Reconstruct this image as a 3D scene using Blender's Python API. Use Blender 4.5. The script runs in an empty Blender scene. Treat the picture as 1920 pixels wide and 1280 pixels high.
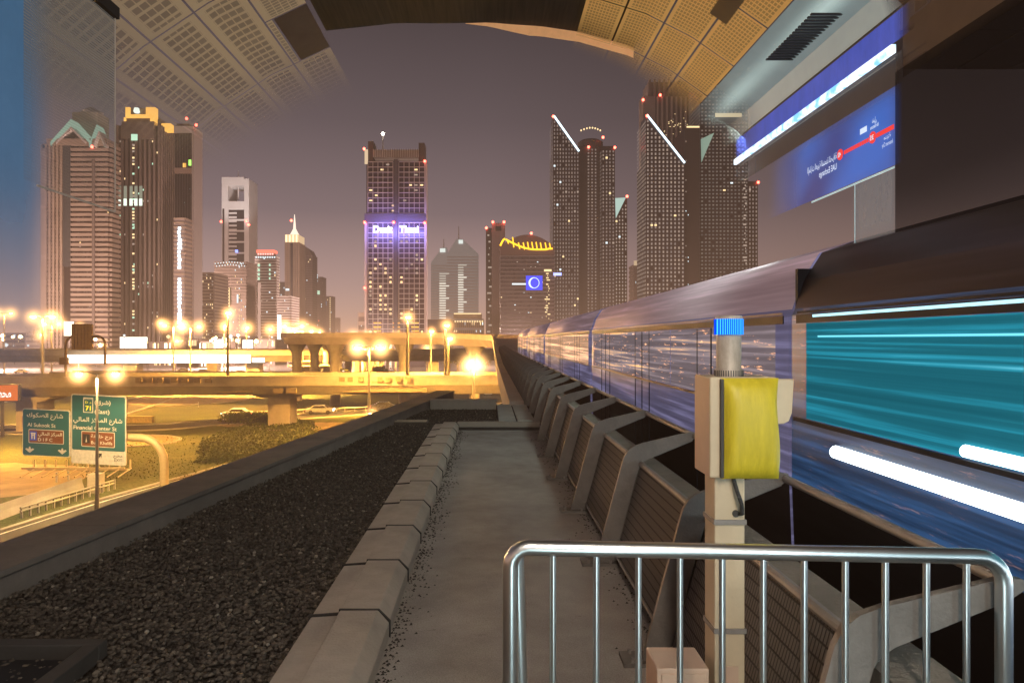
import bpy, math, random
from math import sin, cos, pi, radians, sqrt
from mathutils import Vector, Matrix
R = random.Random(7)
S = bpy.context.scene
COL = S.collection
CZ = 12.0            # camera height above the ground of the interchange
F = 1300.0; VX = 917.0; VY = 636.0

def X(px, Y): return (px - VX) / F * Y
def Z(py, Y): return CZ + (VY - py) / F * Y
def P(px, py, Y): return Vector((X(px, Y), Y, Z(py, Y)))
def G(px, py, z=0.0):
    Y = F * (CZ - z) / (py - VY)
    return Vector((X(px, Y), Y, z))

# ------------------------------------------------------------------ materials
def new_mat(name):
    m = bpy.data.materials.new(name); m.use_nodes = True
    nt = m.node_tree; nt.nodes.clear()
    out = nt.nodes.new('ShaderNodeOutputMaterial')
    return m, nt, out
def N(nt, t, **kw):
    n = nt.nodes.new(t)
    for k, v in kw.items():
        if k.startswith('i_'):
            n.inputs[k[2:].replace('_', ' ')].default_value = v
        else: setattr(n, k, v)
    return n
def c4(c): return (c[0], c[1], c[2], 1.0)
def ramp(nt, stops, interp='LINEAR'):
    r = nt.nodes.new('ShaderNodeValToRGB'); e = r.color_ramp; e.interpolation = interp
    while len(e.elements) < len(stops): e.elements.new(0.5)
    for el, (p, c) in zip(e.elements, stops):
        el.position = p; el.color = c4(c) if len(c) == 3 else c
    return r
def mat(name, col, rough=0.7, metal=0.0, var=0.25, scale=4.0, bump=0.0, bscale=40.0, stretch=(1, 1, 1), emit=None, es=0.0, dirt=0.0, alpha=None, fade=False, spec=0.5):
    m, nt, out = new_mat(name)
    b = N(nt, 'ShaderNodeBsdfPrincipled')
    tc = N(nt, 'ShaderNodeTexCoord'); mp = N(nt, 'ShaderNodeMapping'); mp.inputs['Scale'].default_value = stretch
    nt.links.new(tc.outputs['Object'], mp.inputs['Vector'])
    n1 = N(nt, 'ShaderNodeTexNoise'); n1.inputs['Scale'].default_value = scale; n1.inputs['Detail'].default_value = 6; n1.inputs['Roughness'].default_value = .65
    nt.links.new(mp.outputs[0], n1.inputs['Vector'])
    lo = tuple(max(0, c * (1 - var)) for c in col); hi = tuple(min(1, c * (1 + var)) for c in col)
    cr = ramp(nt, [(0.3, lo), (0.7, hi)])
    nt.links.new(n1.outputs['Fac'], cr.inputs[0])
    src = cr.outputs[0]
    if dirt > 0:
        n2 = N(nt, 'ShaderNodeTexNoise'); n2.inputs['Scale'].default_value = scale * .35; n2.inputs['Detail'].default_value = 8; n2.inputs['Roughness'].default_value = .75
        nt.links.new(tc.outputs['Object'], n2.inputs['Vector'])
        r2 = ramp(nt, [(0.42, (0, 0, 0)), (0.62, (1, 1, 1))]); nt.links.new(n2.outputs['Fac'], r2.inputs[0])
        mx = N(nt, 'ShaderNodeMixRGB', blend_type='MIX'); mx.inputs[2].default_value = c4(tuple(c * .35 for c in col))
        mm = N(nt, 'ShaderNodeMath', operation='MULTIPLY'); mm.inputs[1].default_value = dirt
        nt.links.new(r2.outputs[0], mm.inputs[0]); nt.links.new(mm.outputs[0], mx.inputs[0]); nt.links.new(src, mx.inputs[1]); src = mx.outputs[0]
    nt.links.new(src, b.inputs['Base Color'])
    b.inputs['Roughness'].default_value = rough; b.inputs['Metallic'].default_value = metal
    b.inputs['Specular IOR Level'].default_value = spec
    if rough < .6:
        rr = N(nt, 'ShaderNodeMapRange'); rr.inputs[3].default_value = rough * .7; rr.inputs[4].default_value = min(1, rough * 1.5)
        nt.links.new(n1.outputs['Fac'], rr.inputs[0]); nt.links.new(rr.outputs[0], b.inputs['Roughness'])
    if bump > 0:
        n3 = N(nt, 'ShaderNodeTexNoise'); n3.inputs['Scale'].default_value = bscale; n3.inputs['Detail'].default_value = 4
        nt.links.new(mp.outputs[0], n3.inputs['Vector'])
        bp = N(nt, 'ShaderNodeBump'); bp.inputs['Strength'].default_value = bump; bp.inputs['Distance'].default_value = .02
        nt.links.new(n3.outputs['Fac'], bp.inputs['Height']); nt.links.new(bp.outputs[0], b.inputs['Normal'])
    if emit:
        b.inputs['Emission Color'].default_value = c4(emit); b.inputs['Emission Strength'].default_value = es
    last = b.outputs[0]
    if alpha is not None or fade:
        tr = N(nt, 'ShaderNodeBsdfTransparent'); ms = N(nt, 'ShaderNodeMixShader')
        if fade:
            at = N(nt, 'ShaderNodeAttribute', attribute_name='fade')
            if alpha is not None:
                mu = N(nt, 'ShaderNodeMath', operation='MULTIPLY'); mu.inputs[1].default_value = alpha
                nt.links.new(at.outputs['Fac'], mu.inputs[0]); nt.links.new(mu.outputs[0], ms.inputs[0])
            else: nt.links.new(at.outputs['Fac'], ms.inputs[0])
        else: ms.inputs[0].default_value = alpha
        nt.links.new(tr.outputs[0], ms.inputs[1]); nt.links.new(last, ms.inputs[2]); last = ms.outputs[0]
    nt.links.new(last, out.inputs[0])
    return m
def emis(name, col, s):
    m, nt, out = new_mat(name)
    e = N(nt, 'ShaderNodeEmission'); e.inputs[0].default_value = c4(col); e.inputs[1].default_value = s
    nt.links.new(e.outputs[0], out.inputs[0]); return m

# ------------------------------------------------------------------ mesh building
OFF = {}
class MB:
    def __init__(s): s.v = []; s.f = []; s.fade = []; s.uv = None
    def _a(s, pts, faces):
        n = len(s.v); s.v += [tuple(p) for p in pts]; s.f += [tuple(i + n for i in f) for f in faces]; return s
    def box(s, x0, x1, y0, y1, z0, z1):
        return s._a([(x0, y0, z0), (x1, y0, z0), (x1, y1, z0), (x0, y1, z0), (x0, y0, z1), (x1, y0, z1), (x1, y1, z1), (x0, y1, z1)],
                    [(0, 3, 2, 1), (4, 5, 6, 7), (0, 1, 5, 4), (1, 2, 6, 5), (2, 3, 7, 6), (3, 0, 4, 7)])
    def fbox(s, fr, u0, u1, v0, v1, n0, n1):      # box on a facade frame (origin, u, n); v is up
        o, u, n = fr; w = Vector((0, 0, 1))
        pts = [o + u * a + w * b + n * c for (a, b, c) in ((u0, v0, n0), (u1, v0, n0), (u1, v0, n1), (u0, v0, n1), (u0, v1, n0), (u1, v1, n0), (u1, v1, n1), (u0, v1, n1))]
        return s._a(pts, [(0, 3, 2, 1), (4, 5, 6, 7), (0, 1, 5, 4), (1, 2, 6, 5), (2, 3, 7, 6), (3, 0, 4, 7)])
    def fquad(s, fr, u0, u1, v0, v1, n0):
        o, u, n = fr; w = Vector((0, 0, 1))
        return s._a([o + u * a + w * b + n * n0 for (a, b) in ((u0, v0), (u1, v0), (u1, v1), (u0, v1))], [(0, 1, 2, 3)])
    def poly(s, pts): return s._a(pts, [tuple(range(len(pts)))])
    def prism(s, pts, d):          # planar polygon swept along vector d
        n = len(pts); d = Vector(d); a = [Vector(p) for p in pts]; b = [p + d for p in a]
        fs = [tuple(range(n))[::-1], tuple(range(n, 2 * n))] + [(i, (i + 1) % n, n + (i + 1) % n, n + i) for i in range(n)]
        return s._a(a + b, fs)
    def cyl(s, c, r, h, n=16, r2=None, axis='z'):
        r2 = r if r2 is None else r2; pts = []
        for k, (rr, hh) in enumerate(((r, 0), (r2, h))):
            for i in range(n):
                a = 2 * pi * i / n; p = (rr * cos(a), rr * sin(a), hh)
                if axis == 'x': p = (hh, rr * cos(a), rr * sin(a))
                if axis == 'y': p = (rr * cos(a), hh, rr * sin(a))
                pts.append((c[0] + p[0], c[1] + p[1], c[2] + p[2]))
        return s._a(pts, [tuple(range(n))[::-1], tuple(range(n, 2 * n))] + [(i, (i + 1) % n, n + (i + 1) % n, n + i) for i in range(n)])
    def lathe(s, c, prof, n=24):
        pts = []; m = len(prof)
        for (r, h) in prof:
            for i in range(n):
                a = 2 * pi * i / n; pts.append((c[0] + r * cos(a), c[1] + r * sin(a), c[2] + h))
        fs = [tuple(range(n))[::-1], tuple(range((m - 1) * n, m * n))]
        for k in range(m - 1):
            for i in range(n): fs.append((k * n + i, k * n + (i + 1) % n, (k + 1) * n + (i + 1) % n, (k + 1) * n + i))
        return s._a(pts, fs)
    def tube(s, path, r, n=10):
        path = [Vector(p) for p in path]; rs = r if isinstance(r, (list, tuple)) else [r] * len(path)
        pts = []; prev = None
        for i, p in enumerate(path):
            t = (path[min(i + 1, len(path) - 1)] - path[max(i - 1, 0)]).normalized()
            if prev is None:
                up = Vector((0, 0, 1)) if abs(t.z) < .9 else Vector((0, 1, 0)); a = t.cross(up).normalized()
            else: a = (prev - t * prev.dot(t)).normalized()
            prev = a; b = t.cross(a)
            for k in range(n):
                an = 2 * pi * k / n; pts.append(p + (a * cos(an) + b * sin(an)) * rs[i])
        m = len(path); fs = [tuple(range(n)), tuple(range((m - 1) * n, m * n))[::-1]]
        for j in range(m - 1):
            for k in range(n): fs.append((j * n + k, (j + 1) * n + k, (j + 1) * n + (k + 1) % n, j * n + (k + 1) % n))
        return s._a(pts, fs)
    def build(s, name, m, parent=None, smooth=False, bevel=0, origin=None, fade=None, uv=None):
        off = Vector((0, 0, 0))
        if parent is not None: off = OFF[parent.name]
        elif origin is not None: off = Vector(origin)
        elif s.v:
            xs = [p[0] for p in s.v]; ys = [p[1] for p in s.v]; zs = [p[2] for p in s.v]
            off = Vector(((min(xs) + max(xs)) / 2, (min(ys) + max(ys)) / 2, min(zs)))
        me = bpy.data.meshes.new(name)
        me.from_pydata([(p[0] - off[0], p[1] - off[1], p[2] - off[2]) for p in s.v], [], s.f)
        if isinstance(m, (list, tuple)):
            for q in m: me.materials.append(q)
        else: me.materials.append(m)
        if smooth:
            me.polygons.foreach_set('use_smooth', [True] * len(me.polygons))
        if fade is not None:
            at = me.attributes.new('fade', 'FLOAT', 'POINT'); at.data.foreach_set('value', [fade(Vector(p)) for p in s.v])
        if uv is not None:
            ul = me.uv_layers.new(name='UVMap')
            for l in me.loops: ul.data[l.index].uv = uv(Vector(s.v[l.vertex_index]))
        me.update()
        o = bpy.data.objects.new(name, me); COL.objects.link(o)
        if parent is not None: o.parent = parent; OFF[o.name] = off.copy()
        else: o.location = off; OFF[o.name] = off.copy()
        if bevel > 0:
            b = o.modifiers.new('bevel', 'BEVEL'); b.width = bevel; b.segments = 2; b.limit_method = 'ANGLE'
        if smooth:
            try: me.set_sharp_from_angle(angle=radians(40))
            except Exception: pass
        return o
def tag(o, label=None, cat=None, group=None, kind=None):
    if label: o['label'] = label
    if cat: o['category'] = cat
    if group: o['group'] = group
    if kind: o['kind'] = kind
    return o
def thing(name, label, cat, loc=(0, 0, 0), group=None):
    o = bpy.data.objects.new(name, None); COL.objects.link(o); o.location = loc; o.empty_display_size = .2
    OFF[o.name] = Vector(loc); return tag(o, label, cat, group)
def copy_tree(o, parent=None):
    c = o.copy(); COL.objects.link(c); c.parent = parent
    for ch in list(o.children): copy_tree(ch, c)
    return c
def put(o, loc, rz=None, label=None, scale=None):
    o.location = loc
    if rz is not None: o.rotation_euler = (0, 0, rz)
    if scale is not None: o.scale = (scale,) * 3
    if label: o['label'] = label
    return o
def struct(mb, name, m, **k): return tag(mb.build(name, m, **k), kind='structure')

# ------------------------------------------------------------------ lettering
AR = {'ا': 'FE8D FE8E', 'ب': 'FE8F FE90 FE91 FE92', 'ة': 'FE93 FE94', 'ت': 'FE95 FE96 FE97 FE98', 'ج': 'FE9D FE9E FE9F FEA0', 'ح': 'FEA1 FEA2 FEA3 FEA4',
      'خ': 'FEA5 FEA6 FEA7 FEA8', 'د': 'FEA9 FEAA', 'ر': 'FEAD FEAE', 'ز': 'FEAF FEB0', 'ش': 'FEB5 FEB6 FEB7 FEB8', 'ص': 'FEB9 FEBA FEBB FEBC', 'ع': 'FEC9 FECA FECB FECC',
      'ف': 'FED1 FED2 FED3 FED4', 'ق': 'FED5 FED6 FED7 FED8', 'ك': 'FED9 FEDA FEDB FEDC', 'ل': 'FEDD FEDE FEDF FEE0', 'م': 'FEE1 FEE2 FEE3 FEE4', 'ن': 'FEE5 FEE6 FEE7 FEE8',
      'ه': 'FEE9 FEEA FEEB FEEC', 'و': 'FEED FEEE', 'ي': 'FEF1 FEF2 FEF3 FEF4', 'إ': 'FE87 FE88', 'س': 'FEB1 FEB2 FEB3 FEB4', 'ط': 'FEC1 FEC2 FEC3 FEC4'}
def arabic(t):
    out = []
    for i, ch in enumerate(t):
        if ch not in AR: out.append({'(': ')', ')': '('}.get(ch, ch)); continue
        fm = [chr(int(h, 16)) for h in AR[ch].split()]
        pj = i > 0 and t[i - 1] in AR and len(AR[t[i - 1]].split()) == 4
        nj = i + 1 < len(t) and t[i + 1] in AR and len(fm) == 4
        out.append(fm[3] if (pj and nj) else fm[2] if nj else fm[1] if pj else fm[0])
    return ''.join(reversed(out))
def text(name, s, m, parent, o, u, v, size, width=None, align='LEFT', extrude=0.0, bold=0.0, mirror=False):
    cu = bpy.data.curves.new('t', 'FONT'); cu.body = s; cu.size = 1.0; cu.align_x = align; cu.offset = bold; cu.resolution_u = 3
    tmp = bpy.data.objects.new('t', cu); COL.objects.link(tmp)
    dg = bpy.context.evaluated_depsgraph_get(); me = bpy.data.meshes.new_from_object(tmp.evaluated_get(dg))
    bpy.data.objects.remove(tmp)
    xs = [p.co.x for p in me.vertices]
    if not xs: return None
    x0, x1 = min(xs), max(xs); sx = size if width is None else width / (x1 - x0)
    base = {'LEFT': x0, 'CENTER': (x0 + x1) / 2, 'RIGHT': x1}[align]
    u = Vector(u).normalized(); v = Vector(v).normalized(); o = Vector(o)
    mb = MB(); sgn = -1 if mirror else 1
    mb.v = [tuple(o + u * (sgn * (p.co.x - base) * sx) + v * (p.co.y * size)) for p in me.vertices]
    mb.f = [tuple(p.vertices) for p in me.polygons]
    bpy.data.meshes.remove(me)
    ob = mb.build(name, m, parent)
    return ob

# ------------------------------------------------------------------ camera, world
cam = bpy.data.cameras.new('camera'); co = bpy.data.objects.new('camera', cam); COL.objects.link(co)
co.location = (0, 0, CZ); co.rotation_euler = (radians(90), 0, 0)
cam.sensor_width = 36; cam.lens = 36 * F / 1920; cam.shift_x = (960 - VX) / 1920; cam.shift_y = -(640 - VY) / 1920
cam.clip_start = .05; cam.clip_end = 9000
S.camera = co
S.view_settings.view_transform = 'Standard'; S.view_settings.look = 'None'; S.view_settings.exposure = 0
S.cycles.use_denoising = True
S.cycles.max_bounces = 6; S.cycles.diffuse_bounces = 2; S.cycles.glossy_bounces = 3; S.cycles.transparent_max_bounces = 24; S.cycles.volume_bounces = 0
S.cycles.sample_clamp_indirect = 4
W = bpy.data.worlds.new('World'); S.world = W; W.use_nodes = True
nt = W.node_tree; nt.nodes.clear()
wo = N(nt, 'ShaderNodeOutputWorld'); bg = N(nt, 'ShaderNodeBackground')
sky = N(nt, 'ShaderNodeTexSky', sky_type='NISHITA'); sky.sun_disc = False; sky.sun_elevation = radians(-6); sky.sun_rotation = radians(200)
nt.links.new(sky.outputs[0], bg.inputs[0]); bg.inputs[1].default_value = .05
nt.links.new(bg.outputs[0], wo.inputs['Surface'])
# warm town haze, thick near the ground: absorbs and glows
HAZE = 1
if HAZE:
    ab = N(nt, 'ShaderNodeVolumeAbsorption'); em = N(nt, 'ShaderNodeEmission'); ad = N(nt, 'ShaderNodeAddShader')
    tc = N(nt, 'ShaderNodeTexCoord'); sp = N(nt, 'ShaderNodeSeparateXYZ'); ge = N(nt, 'ShaderNodeNewGeometry')
    nt.links.new(ge.outputs['Position'], sp.inputs[0])
    def mth(op, a, b=None):
        m = N(nt, 'ShaderNodeMath', operation=op)
        for i, q in enumerate((a, b)):
            if q is None: continue
            if isinstance(q, (int, float)): m.inputs[i].default_value = q
            else: nt.links.new(q, m.inputs[i])
        return m.outputs[0]
    ez = mth('EXPONENT', mth('MULTIPLY', mth('MAXIMUM', sp.outputs['Z'], 0.0), -1 / 45.0))
    ez2 = mth('EXPONENT', mth('MULTIPLY', mth('MAXIMUM', sp.outputs['Z'], 0.0), -1 / 200.0))
    dens = mth('ADD', mth('MULTIPLY', ez, .0007), mth('MULTIPLY', ez2, .00021))
    nt.links.new(dens, ab.inputs['Density']); ab.inputs['Color'].default_value = (0, 0, 0, 1)
    # the town lies to the left: haze warmer and brighter there
    lx = N(nt, 'ShaderNodeMapRange'); lx.inputs[1].default_value = -300; lx.inputs[2].default_value = 200; lx.inputs[3].default_value = 1.0; lx.inputs[4].default_value = .45
    nt.links.new(sp.outputs['X'], lx.inputs[0])
    low = N(nt, 'ShaderNodeMixRGB'); low.inputs[1].default_value = (.19, .158, .172, 1); low.inputs[2].default_value = (1.0, .52, .27, 1)
    nt.links.new(ez, low.inputs[0]); nt.links.new(low.outputs[0], em.inputs[0])
    nt.links.new(mth('MULTIPLY', mth('MULTIPLY', dens, lx.outputs[0]), mth('ADD', mth('MULTIPLY', ez, .55), 1.0)), em.inputs[1])
    nt.links.new(ab.outputs[0], ad.inputs[0]); nt.links.new(em.outputs[0], ad.inputs[1]); nt.links.new(ad.outputs[0], wo.inputs['Volume'])
    W.cycles.volume_sampling = 'EQUIANGULAR'
    S.cycles.volume_step_rate = 1.0; S.cycles.volume_max_steps = 64
    W.cycles.volume_step_size = 60.0

def pane_emis(name, col, s):  # light reflected in tower windows, put into the panes as emission
    m, nt, out = new_mat(name); e = N(nt, 'ShaderNodeEmission'); tc = N(nt, 'ShaderNodeTexCoord'); wn = N(nt, 'ShaderNodeTexNoise'); wn.inputs['Scale'].default_value = .22; wn.inputs['Detail'].default_value = 5; wn.inputs['Roughness'].default_value = .9
    nt.links.new(tc.outputs['Object'], wn.inputs[0]); mr = N(nt, 'ShaderNodeMapRange'); mr.inputs[1].default_value = .32; mr.inputs[2].default_value = .72; mr.inputs[3].default_value = s * .28; mr.inputs[4].default_value = s * 1.7
    nt.links.new(wn.outputs['Fac'], mr.inputs[0]); nt.links.new(mr.outputs[0], e.inputs[1]); cr = ramp(nt, [(.4, col), (.62, (col[0] * 1.1, col[1], col[2] * .78))]); nt.links.new(wn.outputs['Fac'], cr.inputs[0]); nt.links.new(cr.outputs[0], e.inputs[0]); nt.links.new(e.outputs[0], out.inputs[0]); return m
# night sky dome
m, nt, out = new_mat('night_sky'); e = N(nt, 'ShaderNodeEmission'); tc = N(nt, 'ShaderNodeTexCoord'); nv = N(nt, 'ShaderNodeVectorMath', operation='NORMALIZE')
nt.links.new(tc.outputs['Object'], nv.inputs[0]); sx = N(nt, 'ShaderNodeSeparateXYZ'); nt.links.new(nv.outputs[0], sx.inputs[0])
cr = ramp(nt, [(0.0, (.86, .56, .45)), (.08, (.50, .34, .32)), (.18, (.19, .145, .162)), (.30, (.092, .074, .086)), (.42, (.044, .037, .044)), (.7, (.025, .021, .026))])
nt.links.new(sx.outputs['Z'], cr.inputs[0])
ns = N(nt, 'ShaderNodeTexNoise'); ns.inputs['Scale'].default_value = 2.0; nt.links.new(nv.outputs[0], ns.inputs['Vector'])
mr = N(nt, 'ShaderNodeMapRange'); mr.inputs[3].default_value = .88; mr.inputs[4].default_value = 1.12; nt.links.new(ns.outputs['Fac'], mr.inputs[0])
mx2 = N(nt, 'ShaderNodeMapRange'); mx2.inputs[1].default_value = 0.0; mx2.inputs[2].default_value = .55; mx2.inputs[3].default_value = 1.0; mx2.inputs[4].default_value = .42; nt.links.new(sx.outputs['X'], mx2.inputs[0])
mm = N(nt, 'ShaderNodeMath', operation='MULTIPLY'); nt.links.new(mr.outputs[0], mm.inputs[0]); nt.links.new(mx2.outputs[0], mm.inputs[1])
nt.links.new(cr.outputs[0], e.inputs[0]); nt.links.new(mm.outputs[0], e.inputs[1]); nt.links.new(e.outputs[0], out.inputs[0]); SKYM = m
mb = MB(); rr = 3800
mb.lathe((0, 0, 0), [(rr * cos(a * pi / 40) + .01, rr * sin(a * pi / 40) - 40) for a in range(0, 20)] + [(.5, rr - 40)], n=48)
struct(mb, 'sky', SKYM, smooth=True, origin=(0, 0, 0))

# ------------------------------------------------------------------ shared materials
concrete = mat('concrete', (.36, .32, .27), .85, var=.18, scale=.8, bump=.3, bscale=9, dirt=.35)
road_conc = mat('ramp_concrete', (.42, .37, .30), .85, var=.2, scale=.25, bump=.2, bscale=3, dirt=.4)
asphalt = mat('asphalt', (.07, .065, .06), .8, var=.3, scale=.3, bump=.4, bscale=20, dirt=.3)
line_paint = mat('road_paint', (.75, .72, .65), .7, var=.2, scale=2)
sand = mat('sand', (.30, .22, .13), .95, var=.3, scale=.4, bump=.5, bscale=6)
steel = mat('galvanised_steel', (.30, .28, .26), .6, .3, var=.08, scale=14, bump=.05, bscale=60, dirt=.12)
pole_steel = mat('lamp_pole_steel', (.38, .35, .3), .5, .3, var=.1, scale=3)
dark_steel = mat('dark_steel', (.06, .055, .05), .5, .3, var=.2)
sodium = emis('sodium_lamp', (1.0, .62, .22), 60.0)
white_lamp = emis('white_lamp', (1.0, .86, .66), 40.0)
red_lamp = emis('red_beacon', (1.0, .08, .05), 14.0)
black = mat('black_void', (.012, .012, .014), .8)

# ================================================================== STATION DECK (z relative to the eye: deck -1.70)
def r(z): return CZ + z
DECK = r(-1.70)
# deck slab
m, nt, out = new_mat('deck_membrane')
b = N(nt, 'ShaderNodeBsdfPrincipled'); tc = N(nt, 'ShaderNodeTexCoord')
n1 = N(nt, 'ShaderNodeTexNoise'); n1.inputs['Scale'].default_value = 1.6; n1.inputs['Detail'].default_value = 9; n1.inputs['Roughness'].default_value = .7
mp = N(nt, 'ShaderNodeMapping'); mp.inputs['Scale'].default_value = (1.6, 5.0, 1); nt.links.new(tc.outputs['Object'], mp.inputs[0])
n2 = N(nt, 'ShaderNodeTexNoise'); n2.inputs['Scale'].default_value = 3.5; n2.inputs['Detail'].default_value = 8; n2.inputs['Roughness'].default_value = .8
n4 = N(nt, 'ShaderNodeTexNoise'); n4.inputs['Scale'].default_value = 120; n4.inputs['Detail'].default_value = 2
nt.links.new(tc.outputs['Object'], n1.inputs[0]); nt.links.new(mp.outputs[0], n2.inputs[0]); nt.links.new(tc.outputs['Object'], n4.inputs[0])
c1 = ramp(nt, [(.3, (.24, .21, .185)), (.7, (.44, .40, .365))]); nt.links.new(n1.outputs[0], c1.inputs[0])
c2 = ramp(nt, [(.62, (1, 1, 1)), (.70, (.35, .3, .26))]); nt.links.new(n2.outputs[0], c2.inputs[0])
c3 = ramp(nt, [(.35, (.72, .72, .72)), (.65, (1.1, 1.1, 1.1))]); nt.links.new(n4.outputs[0], c3.inputs[0])
ml = N(nt, 'ShaderNodeMixRGB', blend_type='MULTIPLY'); ml.inputs[0].default_value = 1; nt.links.new(c1.outputs[0], ml.inputs[1]); nt.links.new(c2.outputs[0], ml.inputs[2])
ml2 = N(nt, 'ShaderNodeMixRGB', blend_type='MULTIPLY'); ml2.inputs[0].default_value = .8; nt.links.new(ml.outputs[0], ml2.inputs[1]); nt.links.new(c3.outputs[0], ml2.inputs[2])
nt.links.new(ml2.outputs[0], b.inputs['Base Color']); b.inputs['Roughness'].default_value = .62
bp = N(nt, 'ShaderNodeBump'); bp.inputs['Strength'].default_value = .5; bp.inputs['Distance'].default_value = .004; nt.links.new(n4.outputs[0], bp.inputs['Height']); nt.links.new(bp.outputs[0], b.inputs['Normal'])
nt.links.new(b.outputs[0], out.inputs[0]); deckm = m
mb = MB(); mb.box(-.62, 1.19, .6, 13.05, DECK - .35, DECK); struct(mb, 'walkway_deck', deckm)
# gravel bed polygon and roof slab
LP = lambda Y: -3.46 - .136 * (4.9 - Y)          # outer top edge of the oblique parapet
mb = MB(); g0 = r(-1.66)
mb.prism([(LP(.6) + .1, .6, r(-2.1)), (-1.0, .6, r(-2.1)), (-1.0, 13.0, r(-2.1)), (.17, 13.0, r(-2.1)), (.17, 16.4, r(-2.1)), (LP(16.4) + .1, 16.4, r(-2.1))], (0, 0, .44))
gravel_base = mat('gravel_base', (.05, .042, .034), .95, var=.4, scale=30, bump=1, bscale=60)
struct(mb, 'station_roof_slab', gravel_base)
# gravel stones: one scatter nobody could count
import numpy as np
rs = np.random.RandomState(3)
def ico():
    t = (1 + 5 ** .5) / 2
    v = np.array([(-1, t, 0), (1, t, 0), (-1, -t, 0), (1, -t, 0), (0, -1, t), (0, 1, t), (0, -1, -t), (0, 1, -t), (t, 0, -1), (t, 0, 1), (-t, 0, -1), (-t, 0, 1)], float)
    v /= np.linalg.norm(v[0])
    f = np.array([(0, 11, 5), (0, 5, 1), (0, 1, 7), (0, 7, 10), (0, 10, 11), (1, 5, 9), (5, 11, 4), (11, 10, 2), (10, 7, 6), (7, 1, 8), (3, 9, 4), (3, 4, 2), (3, 2, 6), (3, 6, 8), (3, 8, 9), (4, 9, 5), (2, 4, 11), (6, 2, 10), (8, 6, 7), (9, 8, 1)])
    return v, f
iv, fi = ico()
pts = []
while len(pts) < 36000:
    y = rs.uniform(1.4, 16.2); x = rs.uniform(-4.6, .17)
    if y > 9 and rs.rand() > .55: continue
    if x < LP(y) + .44: continue
    if y < 13.15 and x > -1.04: continue
    pts.append((x, y))
pts = np.array(pts); n = len(pts)
sc = rs.uniform(.008, .017, (n, 1)) * rs.uniform(.7, 1.3, (n, 3)); sc[:, 2] *= .7
ang = rs.uniform(0, 2 * pi, n); ca, sa = np.cos(ang), np.sin(ang)
vv = iv[None] * (1 + rs.uniform(-.18, .18, (n, 12, 1))) * sc[:, None, :]
vx = vv[..., 0] * ca[:, None] - vv[..., 1] * sa[:, None]; vy = vv[..., 0] * sa[:, None] + vv[..., 1] * ca[:, None]
zz = r(-1.66) + rs.uniform(.0, .035, n)
V = np.stack([vx + pts[:, 0:1], vy + pts[:, 1:2], vv[..., 2] + zz[:, None]], -1).reshape(-1, 3)
Fc = (fi[None] + (np.arange(n) * 12)[:, None, None]).reshape(-1, 3)
me = bpy.data.meshes.new('gravel'); me.vertices.add(len(V)); me.vertices.foreach_set('co', V.ravel()); me.loops.add(Fc.size); me.loops.foreach_set('vertex_index', Fc.ravel())
me.polygons.add(len(Fc)); me.polygons.foreach_set('loop_start', np.arange(len(Fc)) * 3); me.polygons.foreach_set('loop_total', np.full(len(Fc), 3)); me.update(calc_edges=True)
at = me.attributes.new('tone', 'FLOAT', 'POINT'); at.data.foreach_set('value', np.repeat(rs.rand(n), 12))
m, nt, out = new_mat('gravel_stone'); b = N(nt, 'ShaderNodeBsdfPrincipled'); a_ = N(nt, 'ShaderNodeAttribute', attribute_name='tone')
cr = ramp(nt, [(0, (.05, .039, .03)), (.6, (.095, .075, .058)), (.96, (.15, .12, .09)), (1, (.34, .29, .23))]); nt.links.new(a_.outputs['Fac'], cr.inputs[0]); nt.links.new(cr.outputs[0], b.inputs['Base Color']); b.inputs['Roughness'].default_value = .75
nt.links.new(b.outputs[0], out.inputs[0]); me.materials.append(m)
go = bpy.data.objects.new('gravel', me); COL.objects.link(go); tag(go, 'dark loose gravel covering the roof beside the walkway', 'gravel', kind='stuff')

# oblique parapet on the left, end wall of the gravel bed
cop = mat('parapet_concrete', (.21, .18, .155), .8, var=.15, scale=1.5, bump=.25, bscale=40, dirt=.45)
t = thing('roof_parapet', 'low dark concrete parapet slanting along the left edge of the gravel', 'parapet', (LP(5), 5, r(-2.2)))
mb = MB(); ya, yb = .6, 19.6
mb.prism([(LP(ya), ya, r(-2.3)), (LP(ya) + .48, ya, r(-2.3)), (LP(ya) + .46, ya, r(-1.49)), (LP(ya), ya, r(-1.49))], (LP(yb) - LP(ya), yb - ya, 0)); mb.build('wall', cop, t, bevel=.015)
mb = MB(); 
for k in range(8):
    y0 = .6 + k * 2.4; y1 = min(y0 + 2.385, yb)
    if y1 > y0: mb.prism([(LP(y0) - .03, y0, r(-1.487)), (LP(y0) + .49, y0, r(-1.487)), (LP(y0) + .49, y0, r(-1.445)), (LP(y0) - .03, y0, r(-1.445))], (LP(y1) - LP(y0), y1 - y0, 0))
mb.build('coping', cop, t, bevel=.006)
t = thing('end_wall', 'low concrete wall closing the far end of the gravel bed', 'low wall', (-.8, 16.4, r(-2.2)))
MB().box(LP(16.4) + .5, .17, 16.42, 16.68, r(-2.2), r(-1.47)).build('wall', concrete, t, bevel=.01)
MB().box(LP(16.4) + .5, .20, 16.40, 16.70, r(-1.467), r(-1.43)).build('coping', concrete, t, bevel=.006)
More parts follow.
